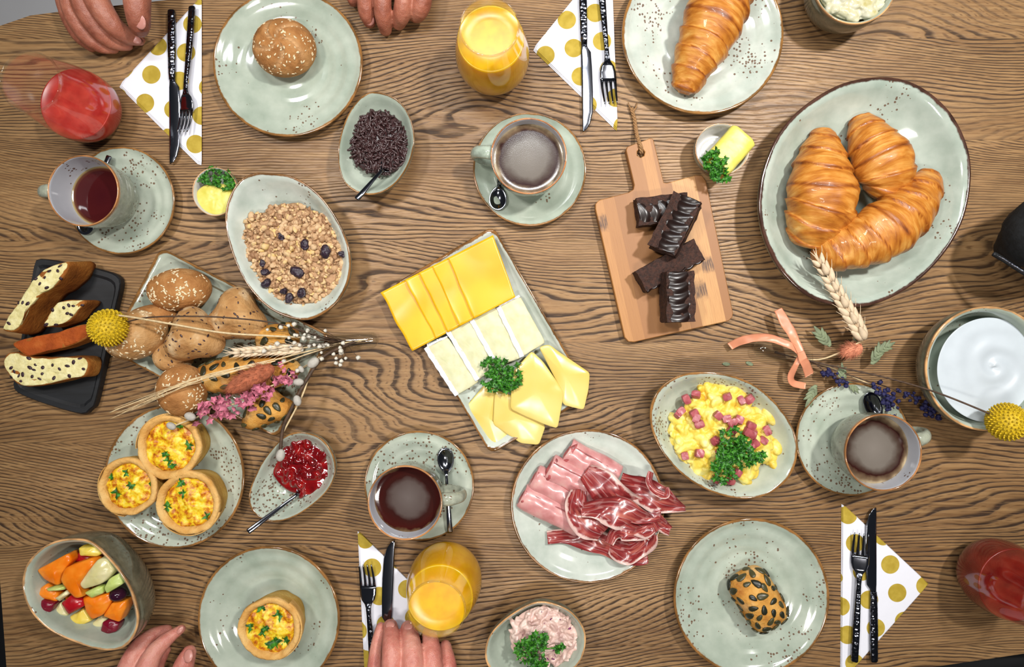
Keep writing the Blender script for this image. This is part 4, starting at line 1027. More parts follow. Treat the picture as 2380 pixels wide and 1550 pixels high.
def boxgrid(h, n=10):
    V = []; F = []
    for ax in range(3):
        for sg in (-1, 1):
            b = len(V); u, v = (ax + 1) % 3, (ax + 2) % 3
            for i in range(n + 1):
                for j in range(n + 1):
                    p = [0, 0, 0]; p[ax] = sg * h[ax]; p[u] = (i / n * 2 - 1) * h[u]; p[v] = (j / n * 2 - 1) * h[v]; V.append(p)
            for i in range(n):
                for j in range(n):
                    a = b + i * (n + 1) + j; f = [a, a + n + 1, a + n + 2, a + 1]; F.append(f if sg > 0 else f[::-1])
    return np.array(V), F
def brownie(label, A, B, hw, z0, hh, gl, seed, tilt=0.0, gshift=0.0):
    """A,B: ends of the long axis in the photo; gl: glaze on 'top' or 'side'"""
    zc = z0 + hh; a, b = P(A[0], A[1], zc + hh * .6), P(B[0], B[1], zc + hh * .6); c = (a + b) / 2; c[2] = zc; d = b - a; d[2] = 0; L = np.linalg.norm(d) / 2; d /= 2 * L
    R = np.array((d, np.cross((0, 0, 1), d), (0, 0, 1))).T; w = S(hw, zc)
    t = thing('brownie', label, 'brownie', (c[0], c[1], z0), 'chocolate brownies')
    V, F = boxgrid((L, w, hh), 14); V = np.sign(V) * np.minimum(np.abs(V), np.array((L, w, hh))); V = jitter(V, .0030, 130, seed, 3)
    X = np.array(Matrix.Rotation(tilt, 3, 'X')); V = V @ X.T @ R.T + c; V[:, 2] = np.maximum(V[:, 2], z0)
    mk('cake', V, F, M['cake'], t)
    nu, nv = 70, 12; V = []
    for i in range(nu):
        for j in range(nv):
            u, v = i / (nu - 1) * 2 - 1, j / (nv - 1) * 2 - 1
            wv = (.5 + .5 * math.sin(u * L * 480 + v * v * 2.2 + v * 1.2)) ** .7 * .0018
            if gl == 'top': p = (u * L * 1.0, v * w * .80 + gshift * w, hh + .001 + wv - .003 * v * v)
            else: p = (u * L * .98, -w - .0008 - wv, v * hh * .92)
            V.append(p)
    V = np.array(V) @ X.T @ R.T + c
    base = V.copy(); nrm = (np.array((0, 0, -.004)) if gl == 'top' else np.array((0, .004, 0))) @ X.T @ R.T
    n0 = len(V); F = strip_faces(nu, nv, False); F2 = [[k + n0 for k in f[::-1]] for f in F]
    side = [list(range(nv)), [(nu - 1) * nv + k for k in range(nv)][::-1], [k * nv for k in range(nu)][::-1], [k * nv + nv - 1 for k in range(nu)]]
    for s in side:
        for k in range(len(s) - 1): F2.append([s[k], s[k + 1], s[k + 1] + n0, s[k] + n0])
    mk('glaze', np.vstack([V, base + nrm]), F + F2, M['glaze'], t)
brownie('brownie with ridged glaze lying crosswise nearest the board handle', (1481, 494), (1598, 481), 32, .0145, .013, 'top', 1.0, gshift=-.1)
brownie('long brownie leaning across the first one, glaze strip visible', (1602, 462), (1542, 585), 34, .030, .013, 'top', 2.0, tilt=.30, gshift=.25)
brownie('crumbly brownie lying diagonally with its glaze turned away', (1488, 655), (1622, 580), 26, .0145, .013, 'side', 3.0)
brownie('brownie with ridged glaze pointing at the bottom of the board', (1575, 632), (1578, 748), 34, .030, .013, 'top', 4.0, tilt=-.16, gshift=-.12)

# ------------------------------------------------------------------ ham plate
def ribbon(name, label, spine, hw, z, m, group, seed, waves=3, amp=.004, nu=60, nv=14, curl=.003, flip=False, cat='ham', parent=None, lo=.009):
    q = resample(np.array([(a, b) for a, b in spine], float), nu, True, False); zz = np.interp(np.linspace(0, 1, nu), np.linspace(0, 1, len(z)), z)
    hwv = np.interp(np.linspace(0, 1, nu), np.linspace(0, 1, len(hw)), hw); pts = np.array([P(a, b, c) for (a, b), c in zip(q, zz)])
    t = np.gradient(pts, axis=0); t /= np.linalg.norm(t, axis=1)[:, None]; V = []; UV = []
    for i in range(nu):
        sd = np.cross(t[i], (0, 0, 1)); sd /= np.linalg.norm(sd)
        for j in range(nv):
            v = j / (nv - 1) * 2 - 1; u = i / (nu - 1)
            e = 1 + .10 * nz((u * 5, v, seed), 1)
            p = pts[i] + sd * v * S(hwv[i], zz[i]) * e
            p[2] += amp * math.sin(u * waves * 6.28 + v * 1.8 + seed) * (.5 + .5 * abs(v)) + curl * v * v + .0022 * nz((p[0] * 60, p[1] * 60, seed), 1) - amp * .2
            V.append(p); UV.append((u, (1 - v) / 2 if flip else (v + 1) / 2))
    V = np.array(V); n0 = len(V); th = .0007
    F = strip_faces(nu, nv, False); F2 = [[k + n0 for k in f[::-1]] for f in F]
    side = [list(range(nv)), [(nu - 1) * nv + k for k in range(nv)][::-1], [k * nv for k in range(nu)][::-1], [k * nv + nv - 1 for k in range(nu)]]
    for s in side:
        for k in range(len(s) - 1): F2.append([s[k], s[k + 1], s[k + 1] + n0, s[k] + n0])
    V2 = V.copy(); V2[:, 2] -= th
    V = np.vstack([V, V2])
    V[:, 2] = np.maximum(V[:, 2], lo)
    return mk(name, V, F + F2, m, parent, uv=UV + UV, label=label, cat=cat, group=group)
def ham_roll(label, A, B, hw, z0, seed, flap=True):
    a, b = P(A[0], A[1], z0 + .012), P(B[0], B[1], z0 + .012); r = S(hw, z0 + .012); L = b - a; n = 26
    t = thing('ham_roll', label, 'ham', ((a + b) / 2)[:2].tolist() + [z0], 'rolled cooked ham slices')
    d = L / np.linalg.norm(L); pts = [a + d * .010, a + d * .002, a, a + d * .001] + [a + L * k for k in np.linspace(.06, 1, n)]
    rad = [r * .55, r * .78, r * .86, r * .98] + [r * (1 + .06 * math.sin(k * 5 + seed)) for k in np.linspace(0, 1, n)]
    V = []; seg = 28; sd = np.cross(d, (0, 0, 1)); up = np.array((0, 0, 1.0))
    for p, rr in zip(pts, rad):
        for k in range(seg):
            an = 2 * math.pi * k / seg; sp = 1 + .16 * ((k / seg + .2) % 1)
            V.append(p + sd * rr * math.cos(an) * sp + up * rr * .62 * math.sin(an) * sp)
    V = jitter(np.array(V), .0014, 70, seed, 2); V[:, 2] = np.maximum(V[:, 2], z0)
    F = strip_faces(len(pts), seg); F.append([(len(pts) - 1) * seg + k for k in range(seg)]); F.append(list(range(seg))[::-1])
    mk('ham_slice', V, F, M['ham'], t)
    # dark smoked edge along the rolled seam and around the open end
    q = [a + d * k * np.linalg.norm(L) + sd * r * 1.02 * (-.55) + up * r * .56 for k in np.linspace(.02, .9, 22)]
    V, F = tube(jitter(np.array(q), .0012, 120, seed, 2), .0008, 6); mk('smoked_edge', V, F, M['ham_edge'], t)
    if flap:
        V, F = sphere(a + d * .005 + up * r * .24, (r * .42, r * .95, r * .40), 18, 12, np.array((d, sd, up)).T); V = jitter(V, .002, 90, seed, 2); V[:, 2] = np.maximum(V[:, 2], z0)
        mk('dark_end', V, F, M['ham_edge'], t)
ham_roll('rolled pink ham slice lowest on the ham plate', (1212, 1150), (1350, 1222), 28, .0085, 1.0)
ham_roll('rolled pink ham slice second from the bottom on the ham plate', (1240, 1106), (1380, 1188), 27, .010, 2.0)
ham_roll('rolled pink ham slice with a big dark end flap', (1275, 1086), (1400, 1150), 31, .012, 3.0)
ham_roll('rolled pink ham slice at the top of the ham plate', (1318, 1046), (1432, 1112), 29, .0085, 4.0)
GPR = 'thin cured ham slices'
ribbon('cured_ham_slice', 'cured ham slice with white fat edge along the bottom of the pile', [(1272, 1248), (1330, 1246), (1400, 1262), (1470, 1288), (1505, 1290)], [14, 22, 26, 28, 16], [.016, .020, .018, .018, .020], M['prosciutto'], GPR, 1.0, 2, .004, flip=True)
ribbon('cured_ham_slice', 'cured ham slice whose dark tail points past the plate rim', [(1440, 1120), (1490, 1138), (1540, 1165), (1594, 1182)], [24, 32, 34, 4], [.030, .034, .034, .034], M['prosciutto'], GPR, 2.0, 1.5, .005)
ribbon('cured_ham_slice', 'dark cured ham slice under the tail at the right rim', [(1480, 1180), (1520, 1208), (1558, 1234)], [24, 22, 10], [.026, .028, .027], M['prosciutto'], GPR, 3.0, 1.5, .004)
ribbon('cured_ham_slice', 'folded cured ham slice at the lower right rim of the plate', [(1420, 1268), (1460, 1282), (1500, 1262), (1514, 1236)], [20, 30, 26, 14], [.022, .030, .030, .026], M['prosciutto'], GPR, 4.0, 1.5, .005)
ribbon('cured_ham_slice', 'cured ham slice with a broad white stripe on top of the pink rolls', [(1362, 1096), (1400, 1128), (1440, 1165), (1500, 1190), (1535, 1195)], [22, 38, 36, 30, 14], [.038, .044, .040, .036, .036], M['prosciutto'], GPR, 5.0, 1.5, .006, flip=True)
ribbon('cured_ham_slice', 'curled pale cured ham slice at the middle left of the pile', [(1345, 1138), (1340, 1180), (1365, 1218), (1400, 1240)], [20, 28, 34, 22], [.038, .042, .040, .036], M['prosciutto'], GPR, 6.0, 1.5, .006)
ribbon('cured_ham_slice', 'dark red cured ham slice in the middle of the pile', [(1350, 1186), (1400, 1184), (1455, 1198), (1505, 1226), (1520, 1242)], [14, 30, 38, 34, 18], [.044, .050, .048, .044, .038], M['prosciutto'], GPR, 7.0, 2, .006)
ribbon('cured_ham_slice', 'narrow cured ham slice curling along the lower middle', [(1415, 1262), (1435, 1236), (1480, 1240), (1520, 1226)], [12, 18, 18, 10], [.040, .046, .046, .042], M['prosciutto'], GPR, 8.0, 2, .004)
ribbon('cured_ham_slice', 'small curled cured ham strip looping at the right rim', [(1512, 1096), (1508, 1118), (1522, 1140), (1548, 1150), (1550, 1132)], [6, 8, 9, 8, 5], [.038, .042, .044, .044, .040], M['prosciutto'], GPR, 9.0, 1, .002)

# ------------------------------------------------------------------ bowls: granola, sprinkles, egg, tuna, jam, yogurt, butter
def radial(o):
    c = o.mean(0); a = np.arctan2(o[:, 1] - c[1], o[:, 0] - c[0]); r = np.linalg.norm(o - c, axis=1); k = np.argsort(a); a, r = a[k], r[k]
    a = np.concatenate([a - 2 * np.pi, a, a + 2 * np.pi]); r = np.concatenate([r, r, r])
    return c, lambda p: np.linalg.norm(p[:2] - c) / np.interp(math.atan2(p[1] - c[1], p[0] - c[0]), a, r)
def mound(out_px, z0, ze, zt, pw=2.0, n=90, amp=.0, fr=80, seed=0.0, rings=16, curved=True):
    o = resample(PP(out_px, ze), n, curved)
    pr = [(0, z0), (.6, z0), (.85, (z0 + ze) / 2), (.985, ze - .001)] + [(s, ze + (zt - ze) * (1 - s ** pw)) for s in np.linspace(1, .04, rings)] + [(0, zt)]
    V, F = rings_mesh(o, pr)
    if amp: V = jitter(V, amp, fr, seed, 3)
    return V, F, o
def zoompts(pts, k, ox, oy): return [(ox + x / k, oy + y / k) for x, y in pts]
gp = zoompts([(360, 480), (480, 460), (560, 400), (700, 380), (800, 385), (950, 460), (1080, 520), (1150, 650), (1220, 800), (1215, 1000), (1180, 1130), (1100, 1220), (960, 1310), (800, 1350), (600, 1340), (560, 1260), (430, 1220), (330, 1100), (330, 980), (220, 930), (260, 800), (260, 740), (290, 600), (270, 560)], 4.078, 500, 380)
V, F, o = mound(gp, .009, .030, .036, 3.0, 90, .002, 70, 1.0)
mb = MB(); mb.add(V, F, .25)
c, sfun = radial(o); cnt = 0
ico = sphere((0, 0, 0), 1, 8, 6)
while cnt < 1150:
    p = np.array((rng.uniform(o[:, 0].min(), o[:, 0].max()), rng.uniform(o[:, 1].min(), o[:, 1].max()))); s = sfun(p)
    if s > 1.0: continue
    cnt += 1; r = rng.choice((.0017, .0022, .0027, .0034, .0042)) * rng.uniform(.8, 1.1); z = .030 + .006 * (1 - s ** 3) + rng.uniform(0, .0035)
    W = ico[0] * (r * rng.uniform(.8, 1.2), r * rng.uniform(.8, 1.2), r * rng.uniform(.7, 1)); W = W @ np.array(rrand()).T + np.array((p[0], p[1], z))
    mb.add(jitter(W, r * .95, .8 / r, cnt * .37), ico[1], rng.random() * .95)
mb.build('granola', M['granola'], label='crunchy granola clusters heaped in the egg shaped bowl', cat='granola', kind='stuff')
for x, y, w in zoompts_ if False else [(850, 770, 1.0), (1045, 835, 1.2), (780, 1030, 1.25), (450, 950, .7), (480, 1030, .8), (485, 1135, .95), (650, 1210, .7), (700, 1275, .9), (820, 1225, .95), (1205, 860, .7), (620, 690, .7)]:
    px, py = 500 + x / 4.078, 380 + y / 4.078; p = P(px, py, .0405)
    V, F = sphere(p, (.0078 * w, .0055 * w, .0042 * w), 16, 12, np.array(rmat((rng.uniform(-.3, .3), rng.uniform(-.3, .3), 1), rng.uniform(0, 3.1)))); V = jitter(V, .0022, 260, x * .1, 2)
    mk('raisin', V, F, M['raisin'], label='dark wrinkled raisin among the granola clusters', cat='raisin', group='raisins in the granola')
sp = [(815, 330), (825, 290), (845, 268), (880, 258), (915, 270), (938, 295), (949, 335), (946, 372), (925, 395), (895, 406), (860, 402), (830, 385), (816, 358)]
V, F, o = mound(sp, .010, .026, .031, 2.5, 70, .001, 90)
mb = MB(); mb.add(V, F, .3); c, sfun = radial(o); cnt = 0
while cnt < 420:
    p = np.array((rng.uniform(o[:, 0].min(), o[:, 0].max()), rng.uniform(o[:, 1].min(), o[:, 1].max()))); s = sfun(p)
    if s > .97: continue
    cnt += 1; a = rng.uniform(0, 6.28); el = rng.uniform(-.35, .35); L = rng.uniform(.0030, .0068); d = np.array((math.cos(a) * math.cos(el), math.sin(a) * math.cos(el), math.sin(el)))
    q = np.array((p[0], p[1], .0265 + .005 * (1 - s ** 2.5) + rng.uniform(.0005, .004))); W, FF = tube([q - d * L, q - d * L * .9, q + d * L * .9, q + d * L], [.0008, .0014, .0014, .0008], 8); mb.add(W, FF, rng.random())
mb.build('chocolate_sprinkles', M['sprinkle'], label='dark chocolate sprinkles heaped in the egg shaped bowl', cat='sprinkles', kind='stuff')
def lumpy(name, label, cat, out_px, z0, ze, zt, n, rlo, rhi, m, voxel, seed, elong=1.0, smooth=3):
    V, F, o = mound(out_px, z0, ze, zt, 2.6, 70, .001, 90, seed); mb = MB(); mb.add(V, F); c, sfun = radial(o); k = 0; rs = random.Random(seed)
    while k < n:
        p = np.array((rs.uniform(o[:, 0].min(), o[:, 0].max()), rs.uniform(o[:, 1].min(), o[:, 1].max()))); s = sfun(p)
        if s > .98: continue
        k += 1; r = rs.uniform(rlo, rhi); q = np.array((p[0], p[1], ze + (zt - ze) * (1 - s ** 2.6) + rs.uniform(-.2, .6) * r))
        W, FF = sphere((0, 0, 0), (r, r * elong * rs.uniform(.8, 1.2), r * .8), 10, 8, np.array(rmat((rs.gauss(0, .4), rs.gauss(0, .4), 1), rs.uniform(0, 6.28)))); W = jitter(W, r * .5, .45 / r, k * .7)
        mb.add(W + q, FF)
    V, F = mb.get(); V, F = remesh(V, F, voxel, smooth)
    return mk(name, V, F, m, label=label, cat=cat, kind='stuff'), o
ep = zoompts([(480, 200), (640, 195), (800, 200), (830, 330), (960, 350), (1015, 420), (1000, 520), (1080, 620), (1060, 760), (930, 800), (900, 920), (800, 930), (780, 870), (600, 880), (480, 890), (380, 800), (280, 700), (260, 560), (270, 430), (400, 350)], 3.3056, 1480, 840)
lumpy('scrambled_egg', 'soft yellow scrambled egg in the speckled egg shaped bowl', 'egg', ep, .010, .024, .038, 330, .003, .0075, M['egg'], .0009, 3, 1.7, 1)
for i, (x, y) in enumerate([(380, 290), (340, 380), (320, 405), (455, 255), (480, 480), (440, 400), (460, 440), (695, 270), (805, 300), (865, 290), (690, 440), (735, 470), (785, 450), (735, 525), (625, 415), (880, 490), (850, 540), (890, 555), (1005, 530), (905, 630), (870, 660), (975, 605), (370, 725), (480, 708), (610, 905), (720, 920), (770, 855), (640, 705), (605, 610), (655, 725)]):
    px, py = 1480 + x / 3.3056, 840 + y / 3.3056; ed = math.hypot(x - 670, y - 560) / 430; p = P(px, py, .0475 - .019 * min(1.05, ed) ** 3)
    V, F = boxgrid((.0058 * rng.uniform(.8, 1.25), .0050 * rng.uniform(.8, 1.2), .0042), 5); R = np.array(rmat((rng.gauss(0, .3), rng.gauss(0, .3), 1), rng.uniform(0, 6.28)))
    V = V / (1 + .25 * (np.linalg.norm(V, axis=1) / .0088)[:, None] ** 4); V = jitter(V, .0012, 200, i * 1.7, 2) @ R.T + p
    mk('ham_cube', V, F, M['hamcube'], label='small pink ham cube in the scrambled egg', cat='ham', group='ham cubes in the scrambled egg')
tp = zoompts([(1090, 1240), (1180, 1180), (1300, 1170), (1400, 1220), (1450, 1300), (1495, 1400), (1440, 1500), (1300, 1530), (1150, 1500), (1060, 1420), (1050, 1330)], 2.72, 800, 980)
o_t, ot = lumpy('tuna_salad', 'pink tuna salad with bits of red onion in the bottom bowl', 'salad', tp, .010, .030, .044, 260, .0016, .0036, M['tuna'], .0009, 5, 2.6, 2)
mb = MB()
for i in range(26):
    a, r = rng.uniform(0, 6.28), math.sqrt(rng.random()) * .036; p = np.array((ot[:, 0].mean() + math.cos(a) * r, ot[:, 1].mean() + math.sin(a) * r, .0455 - 6.5 * r * r))
    mb.add(sphere(p, (.0008, .0026, .0012), 7, 5, np.array(rmat((rng.gauss(0, .5), rng.gauss(0, .5), 1), rng.uniform(0, 6.28))))[0], sphere((0, 0, 0), 1, 7, 5)[1])
mb.build('onion_bits', M['onion'], o_t, kind='stuff')
lumpy('egg_salad', 'creamy pale egg salad in the small deep bowl at the top edge', 'salad', circ(1985, -40, 88), .012, .052, .058, 170, .003, .007, M['eggsalad'], .0011, 9, 1.4)
jp = zoompts([(1640, 700), (1680, 600), (1730, 480), (1850, 410), (1950, 400), (2080, 480), (2150, 580), (2180, 690), (2130, 830), (2030, 910), (1900, 910), (1780, 880), (1680, 790)], 3.967, 220, 920)
lumpy('strawberry_jam', 'glossy red jam in the speckled egg shaped bowl', 'jam', jp, .010, .021, .0255, 46, .003, .006, M['jam'], .0009, 12, 1.6, 14)
oy = PP(circ(2300, 860, 122), .044); oy = resample(oy, 96); cy_ = oy.mean(0)
pr = [(0, .012), (.7, .014), (.92, .035), (.995, .043)] + [(s, .0440) for s in np.linspace(1, .02, 60)] + [(0, .0440)]
V, F = rings_mesh(oy, pr)
for i in range(len(V)):
    if V[i, 2] > .0435:
        d = V[i, :2] - cy_ - np.array((.006, .004)); r = np.linalg.norm(d); a = math.atan2(d[1], d[0])
        V[i, 2] += .0016 * math.sin(a + r * 230 + 1.2 * nz(V[i], 25, 2)) * math.exp(-(r / .045) ** 2) + .0015 * nz(V[i], 22, 4)
mk('yogurt', V, F, M['yogurt'], label='smooth white yogurt with a swirl in the deep round bowl', cat='yogurt')
# butter
def prism(name, A, B, hw, z0, h, m, seed, **kw):
    a, b = P(A[0], A[1], z0 + h / 2), P(B[0], B[1], z0 + h / 2); d = b - a; L = np.linalg.norm(d); d /= L; n = 30; seg = 24; sd = np.cross(d, (0, 0, 1)); V = []
    for i in range(n):
        u = i / (n - 1); e = min(1, (u / .10 + .35), ((1 - u) / .08 + .45))
        for k in range(seg):
            an = 2 * math.pi * k / seg; cx, sx = math.cos(an), math.sin(an); cx = math.copysign(abs(cx) ** .55, cx); sx = math.copysign(abs(sx) ** .55, sx)
            V.append(a + d * L * u + sd * S(hw, z0) * e * cx + np.array((0, 0, h / 2 * e * sx)))
    V = jitter(np.array(V), .0014, 80, seed, 2); F = strip_faces(n, seg); F += [list(range(seg))[::-1], [(n - 1) * seg + k for k in range(seg)]]
    return mk(name, V, F, m, **kw)
prism('butter_pat', (1654, 398), (1730, 312), 35, .020, .024, M['butter'], 3.0, label='thick curled butter pat sticking out of the ramekin', cat='butter')
for k, (x, y) in enumerate([(1738, 318), (1745, 335)]):
    pass
V, F, o = mound(circ(500, 462, 46, 38, .03, 2), .008, .022, .0245, 4, 60, .0012, 80, 2.0); V[:, 2] = np.minimum(V[:, 2], .0262)
mk('butter_spread', V, F, M['butter'], label='flat pale butter filling the ramekin beside the granola', cat='butter')
t = thing('chopped_parsley', 'chopped green parsley over the flat butter', 'parsley', P(501, 418, .024))
rs = np.random.RandomState(5); k = 0
while k < 70:
    x, y = rs.uniform(455, 546), rs.uniform(388, 442)
    if ((x - 501) / 46) ** 2 + ((y - 440) / 52) ** 2 > 1 or y > 428 + .22 * (x - 470): continue
    k += 1; piece('leaf', LEAVES[rs.randint(4)], t, P(x, y, .0262 + rs.uniform(0, .003)), rmat((rs.normal() * .4, rs.normal() * .4, 1), rs.uniform(0, 6.28)), rs.uniform(.6, .95))

# ------------------------------------------------------------------ fruit salad
def chunk(name, label, cat, pts, z0, th, m, seed, bulge=.004, k=4.19, ox=0, oy=1180):
    z1 = z0 + th; o = resample(PP(zoompts(pts, k, ox, oy), z1), 60, False)
    for _ in range(3): o = (np.roll(o, 1, 0) + 2 * o + np.roll(o, -1, 0)) / 4
    o = o.mean(0) + (o - o.mean(0)) * 1.09
    V, F = slab(o, z0, th, bulge, th * .35); V = jitter(V, .0012, 90, seed, 2)
    mk(name, V, F, m, label=label, cat=cat, group='pieces of the fruit salad')
CH = [('melon_piece', 'orange melon piece with a dark spot in the fruit bowl', 'melon', [(365, 610), (660, 450), (690, 520), (590, 650), (570, 750), (450, 710)], .058, .020, 'f_or'),
      ('melon_piece', 'large orange melon piece in the middle of the fruit bowl', 'melon', [(590, 700), (640, 590), (880, 505), (920, 540), (770, 740), (810, 860), (720, 870)], .064, .020, 'f_or'),
      ('melon_piece', 'large pale melon piece by the upper right rim of the fruit bowl', 'melon', [(780, 740), (950, 510), (1030, 510), (1100, 620), (1000, 730), (820, 790)], .063, .021, 'f_pale'),
      ('melon_piece', 'small light green melon piece beside the dark grape', 'melon', [(1020, 780), (1060, 700), (1160, 640), (1190, 740), (1100, 800), (1040, 830)], .060, .018, 'f_green'),
      ('pineapple_piece', 'yellow pineapple stick at the top of the fruit bowl', 'pineapple', [(770, 390), (930, 380), (990, 440), (940, 470), (780, 465)], .062, .016, 'f_pine'),
      ('strawberry_piece', 'red strawberry piece under the pineapple stick', 'strawberry', [(690, 490), (760, 440), (950, 470), (930, 530), (700, 530)], .048, .014, 'f_red'),
      ('melon_piece', 'orange melon piece left of the dark grape', 'melon', [(815, 870), (1060, 840), (1080, 900), (1000, 1040), (900, 1085), (840, 1010)], .052, .020, 'f_or'),
      ('melon_piece', 'orange melon piece below the dark grape', 'melon', [(1010, 1050), (1090, 930), (1225, 910), (1220, 980), (1160, 1110)], .052, .018, 'f_or'),
      ('melon_piece', 'small orange melon piece at the left of the fruit bowl', 'melon', [(330, 830), (460, 740), (560, 830), (550, 910), (430, 880)], .056, .014, 'f_or'),
      ('melon_piece', 'thin white green melon sliver lying on orange melon', 'melon', [(455, 790), (540, 760), (630, 765), (625, 800), (560, 808), (470, 815)], .071, .006, 'f_green'),
      ('melon_piece', 'small cream melon cube beside the red strawberry piece', 'melon', [(540, 880), (650, 800), (680, 835), (580, 910)], .060, .012, 'f_pale'),
      ('grape_half', 'dark red halved grape at the left rim of the fruit bowl', 'grape', [(350, 1050), (370, 930), (420, 900), (530, 930), (490, 1010), (400, 1052)], .058, .016, 'f_plum'),
      ('strawberry_piece', 'bright red strawberry piece in the middle of the fruit bowl', 'strawberry', [(600, 930), (690, 860), (800, 900), (810, 960), (670, 1035)], .056, .018, 'f_red'),
      ('pineapple_piece', 'pale pineapple cube beside the halved grape', 'pineapple', [(520, 990), (590, 920), (660, 1040), (580, 1090)], .046, .018, 'f_pale'),
      ('pineapple_piece', 'bright yellow pineapple piece low in the fruit bowl', 'pineapple', [(660, 1080), (810, 980), (880, 1100), (740, 1170), (690, 1150)], .044, .018, 'f_pine'),
      ('pear_piece', 'cream pear piece lowest in the fruit bowl', 'pear', [(850, 1160), (1000, 1050), (1050, 1090), (980, 1210), (920, 1250)], .040, .016, 'f_pale'),
      ('melon_piece', 'lime green melon edge lying over the orange pieces', 'melon', [(820, 830), (950, 765), (1000, 765), (1000, 830), (900, 878)], .070, .008, 'f_green'),
      ('grape_half', 'dark red halved grape at the lower right rim of the fruit bowl', 'grape', [(985, 1200), (1010, 1110), (1080, 1090), (1155, 1130), (1130, 1200), (1040, 1235)], .050, .014, 'f_plum'),
      ('melon_piece', 'orange melon piece deep under the others in the fruit bowl', 'melon', [(640, 760), (860, 700), (900, 900), (760, 980), (640, 900)], .040, .018, 'f_or')]
for i, (nm, lb, ct, pts, z0, th, m) in enumerate(CH): chunk(nm, lb, ct, pts, z0, th, M[m], i * 2.3 + 1)
V, F = sphere(P(1150 / 4.19, 1180 + 845 / 4.19, .068), (S(80, .07) / 4.19 * 1.0, S(66, .07) / 4.19, .010), 24, 16); mk('grape', V, F, M['f_grape'], label='whole dark shiny grape at the right rim of the fruit bowl', cat='grape', group='pieces of the fruit salad')

# ------------------------------------------------------------------ hands and sleeve
def skin(name, a, b, c):
    g = G(name, 0.45, Subsurface_Weight=0.35, Subsurface_Radius=(.010, .004, .002), Subsurface_Scale=0.35)
    g.base(g.ramp(g.math('ADD', g.math('MULTIPLY', g.noise(26, 3), 0.7), g.math('MULTIPLY', g.noise(140, 3), 0.3)), [(0.32, a), (0.5, b), (0.68, c)]))
    g.bump(g.math('ADD', g.vor(650), g.noise(120, 4)), 0.35, 0.0007); return g.m
M['skin_a'] = skin('tan_skin', C(134, 74, 56), C(166, 100, 78), C(186, 122, 98)); M['skin_b'] = skin('pink_skin', C(180, 100, 88), C(204, 132, 116), C(216, 156, 138))
M['nail'] = plain('nail', C(196, 134, 122), 0.3, 0.06, 60)
def capsule_chain(pts):
    """pts: (px, py, z, radius px) joints -> overlapping tapered capsule solids"""
    W = []
    for x, y, z, r in pts: W.append((P(x, y, z), S(r, z)))
    mb = MB(); c = np.array([w[0] for w in W]); q = resample(np.c_[c, [w[1] for w in W]], 26, True, False)
    V, F = tube(q[:, :3], q[:, 3], 20); mb.add(V, F)
    for k in (0, 25): V, F = sphere(q[k, :3], q[k, 3] * .995, 20, 14); mb.add(V, F)
    return mb.get()
def hand(label, chains, m, nails, seed, group=None):
    mb = MB()
    for ch in chains: V, F = capsule_chain(ch); mb.add(V, F)
    V, F = mb.get(); V, F = remesh(V, F, .0013, 5, .5)
    V = jitter(V, .0006, 120, seed, 2); V[:, 2] = np.maximum(V[:, 2], .0008)
    t = thing('person', label, 'person', (V[:, 0].mean(), V[:, 1].mean(), 0), group)
    mk('hand', V, F, m, t)
    for (x, y, z, ang, w, l, tl) in nails:
        R = np.array(Matrix.Rotation(math.radians(ang), 3, 'Z') @ Matrix.Rotation(tl, 3, 'X'))
        V, F = sphere(P(x, y, z), (S(w, z), S(l, z), .0016), 16, 8, R); mk('fingernail', V, F, M['nail'], t)
hand('bare hand with curled fingers and thumb at the top left', [
    [(205, -60, .050, 30), (228, 5, .054, 27), (262, 58, .046, 23), (296, 84, .030, 19), (324, 93, .020, 13)],
    [(182, -50, .048, 30), (200, 20, .046, 26), (232, 72, .036, 22), (266, 98, .024, 18), (296, 106, .016, 12)],
    [(160, -40, .040, 28), (174, 30, .036, 25), (202, 80, .028, 21), (234, 106, .020, 17), (264, 113, .014, 12)],
    [(150, -30, .028, 24), (160, 30, .024, 21), (186, 82, .020, 18), (214, 108, .015, 13)],
    [(318, -90, .056, 34), (318, -20, .066, 31), (320, 28, .064, 28), (324, 58, .056, 24), (325, 66, .052, 20)],
    [(170, -140, .05, 60), (240, -110, .05, 64), (310, -130, .05, 48)], [(160, -100, .045, 48), (230, -60, .04, 36)], [(280, -110, .05, 50), (316, -60, .056, 36)], [(230, -130, .05, 62), (225, -420, .06, 60)]],
    M['skin_a'], [(325, 50, .0690, 185, 14, 18, -.40), (316, 92, .0295, 245, 9, 13, -.35)], 1.0)
hand('bare fingers resting on the table between the seeded roll and the orange juice', [
    [(858, -90, .034, 24), (848, -20, .034, 20), (852, 28, .024, 19), (859, 50, .014, 15)],
    [(892, -90, .038, 25), (888, -20, .040, 22), (891, 38, .030, 20), (896, 68, .013, 15)],
    [(938, -90, .038, 25), (940, -25, .042, 22), (935, 28, .034, 21), (927, 54, .016, 16)],
    [(985, -90, .034, 24), (986, -30, .040, 22), (979, 14, .036, 22), (968, 34, .022, 19), (958, 30, .012, 14)],
    [(820, -120, .03, 26), (820, -50, .026, 19), (821, -6, .018, 16), (822, 4, .014, 12)],
    [(850, -150, .036, 48), (920, -160, .04, 55), (985, -150, .036, 46)], [(870, -110, .036, 32), (980, -110, .038, 32)], [(920, -160, .042, 58), (925, -440, .05, 52)]],
    M['skin_a'], [(858, 46, .0228, 192, 12, 14, -.70), (894, 63, .0215, 190, 13, 16, -.72), (928, 52, .0238, 170, 12, 12, -.95)], 2.0)
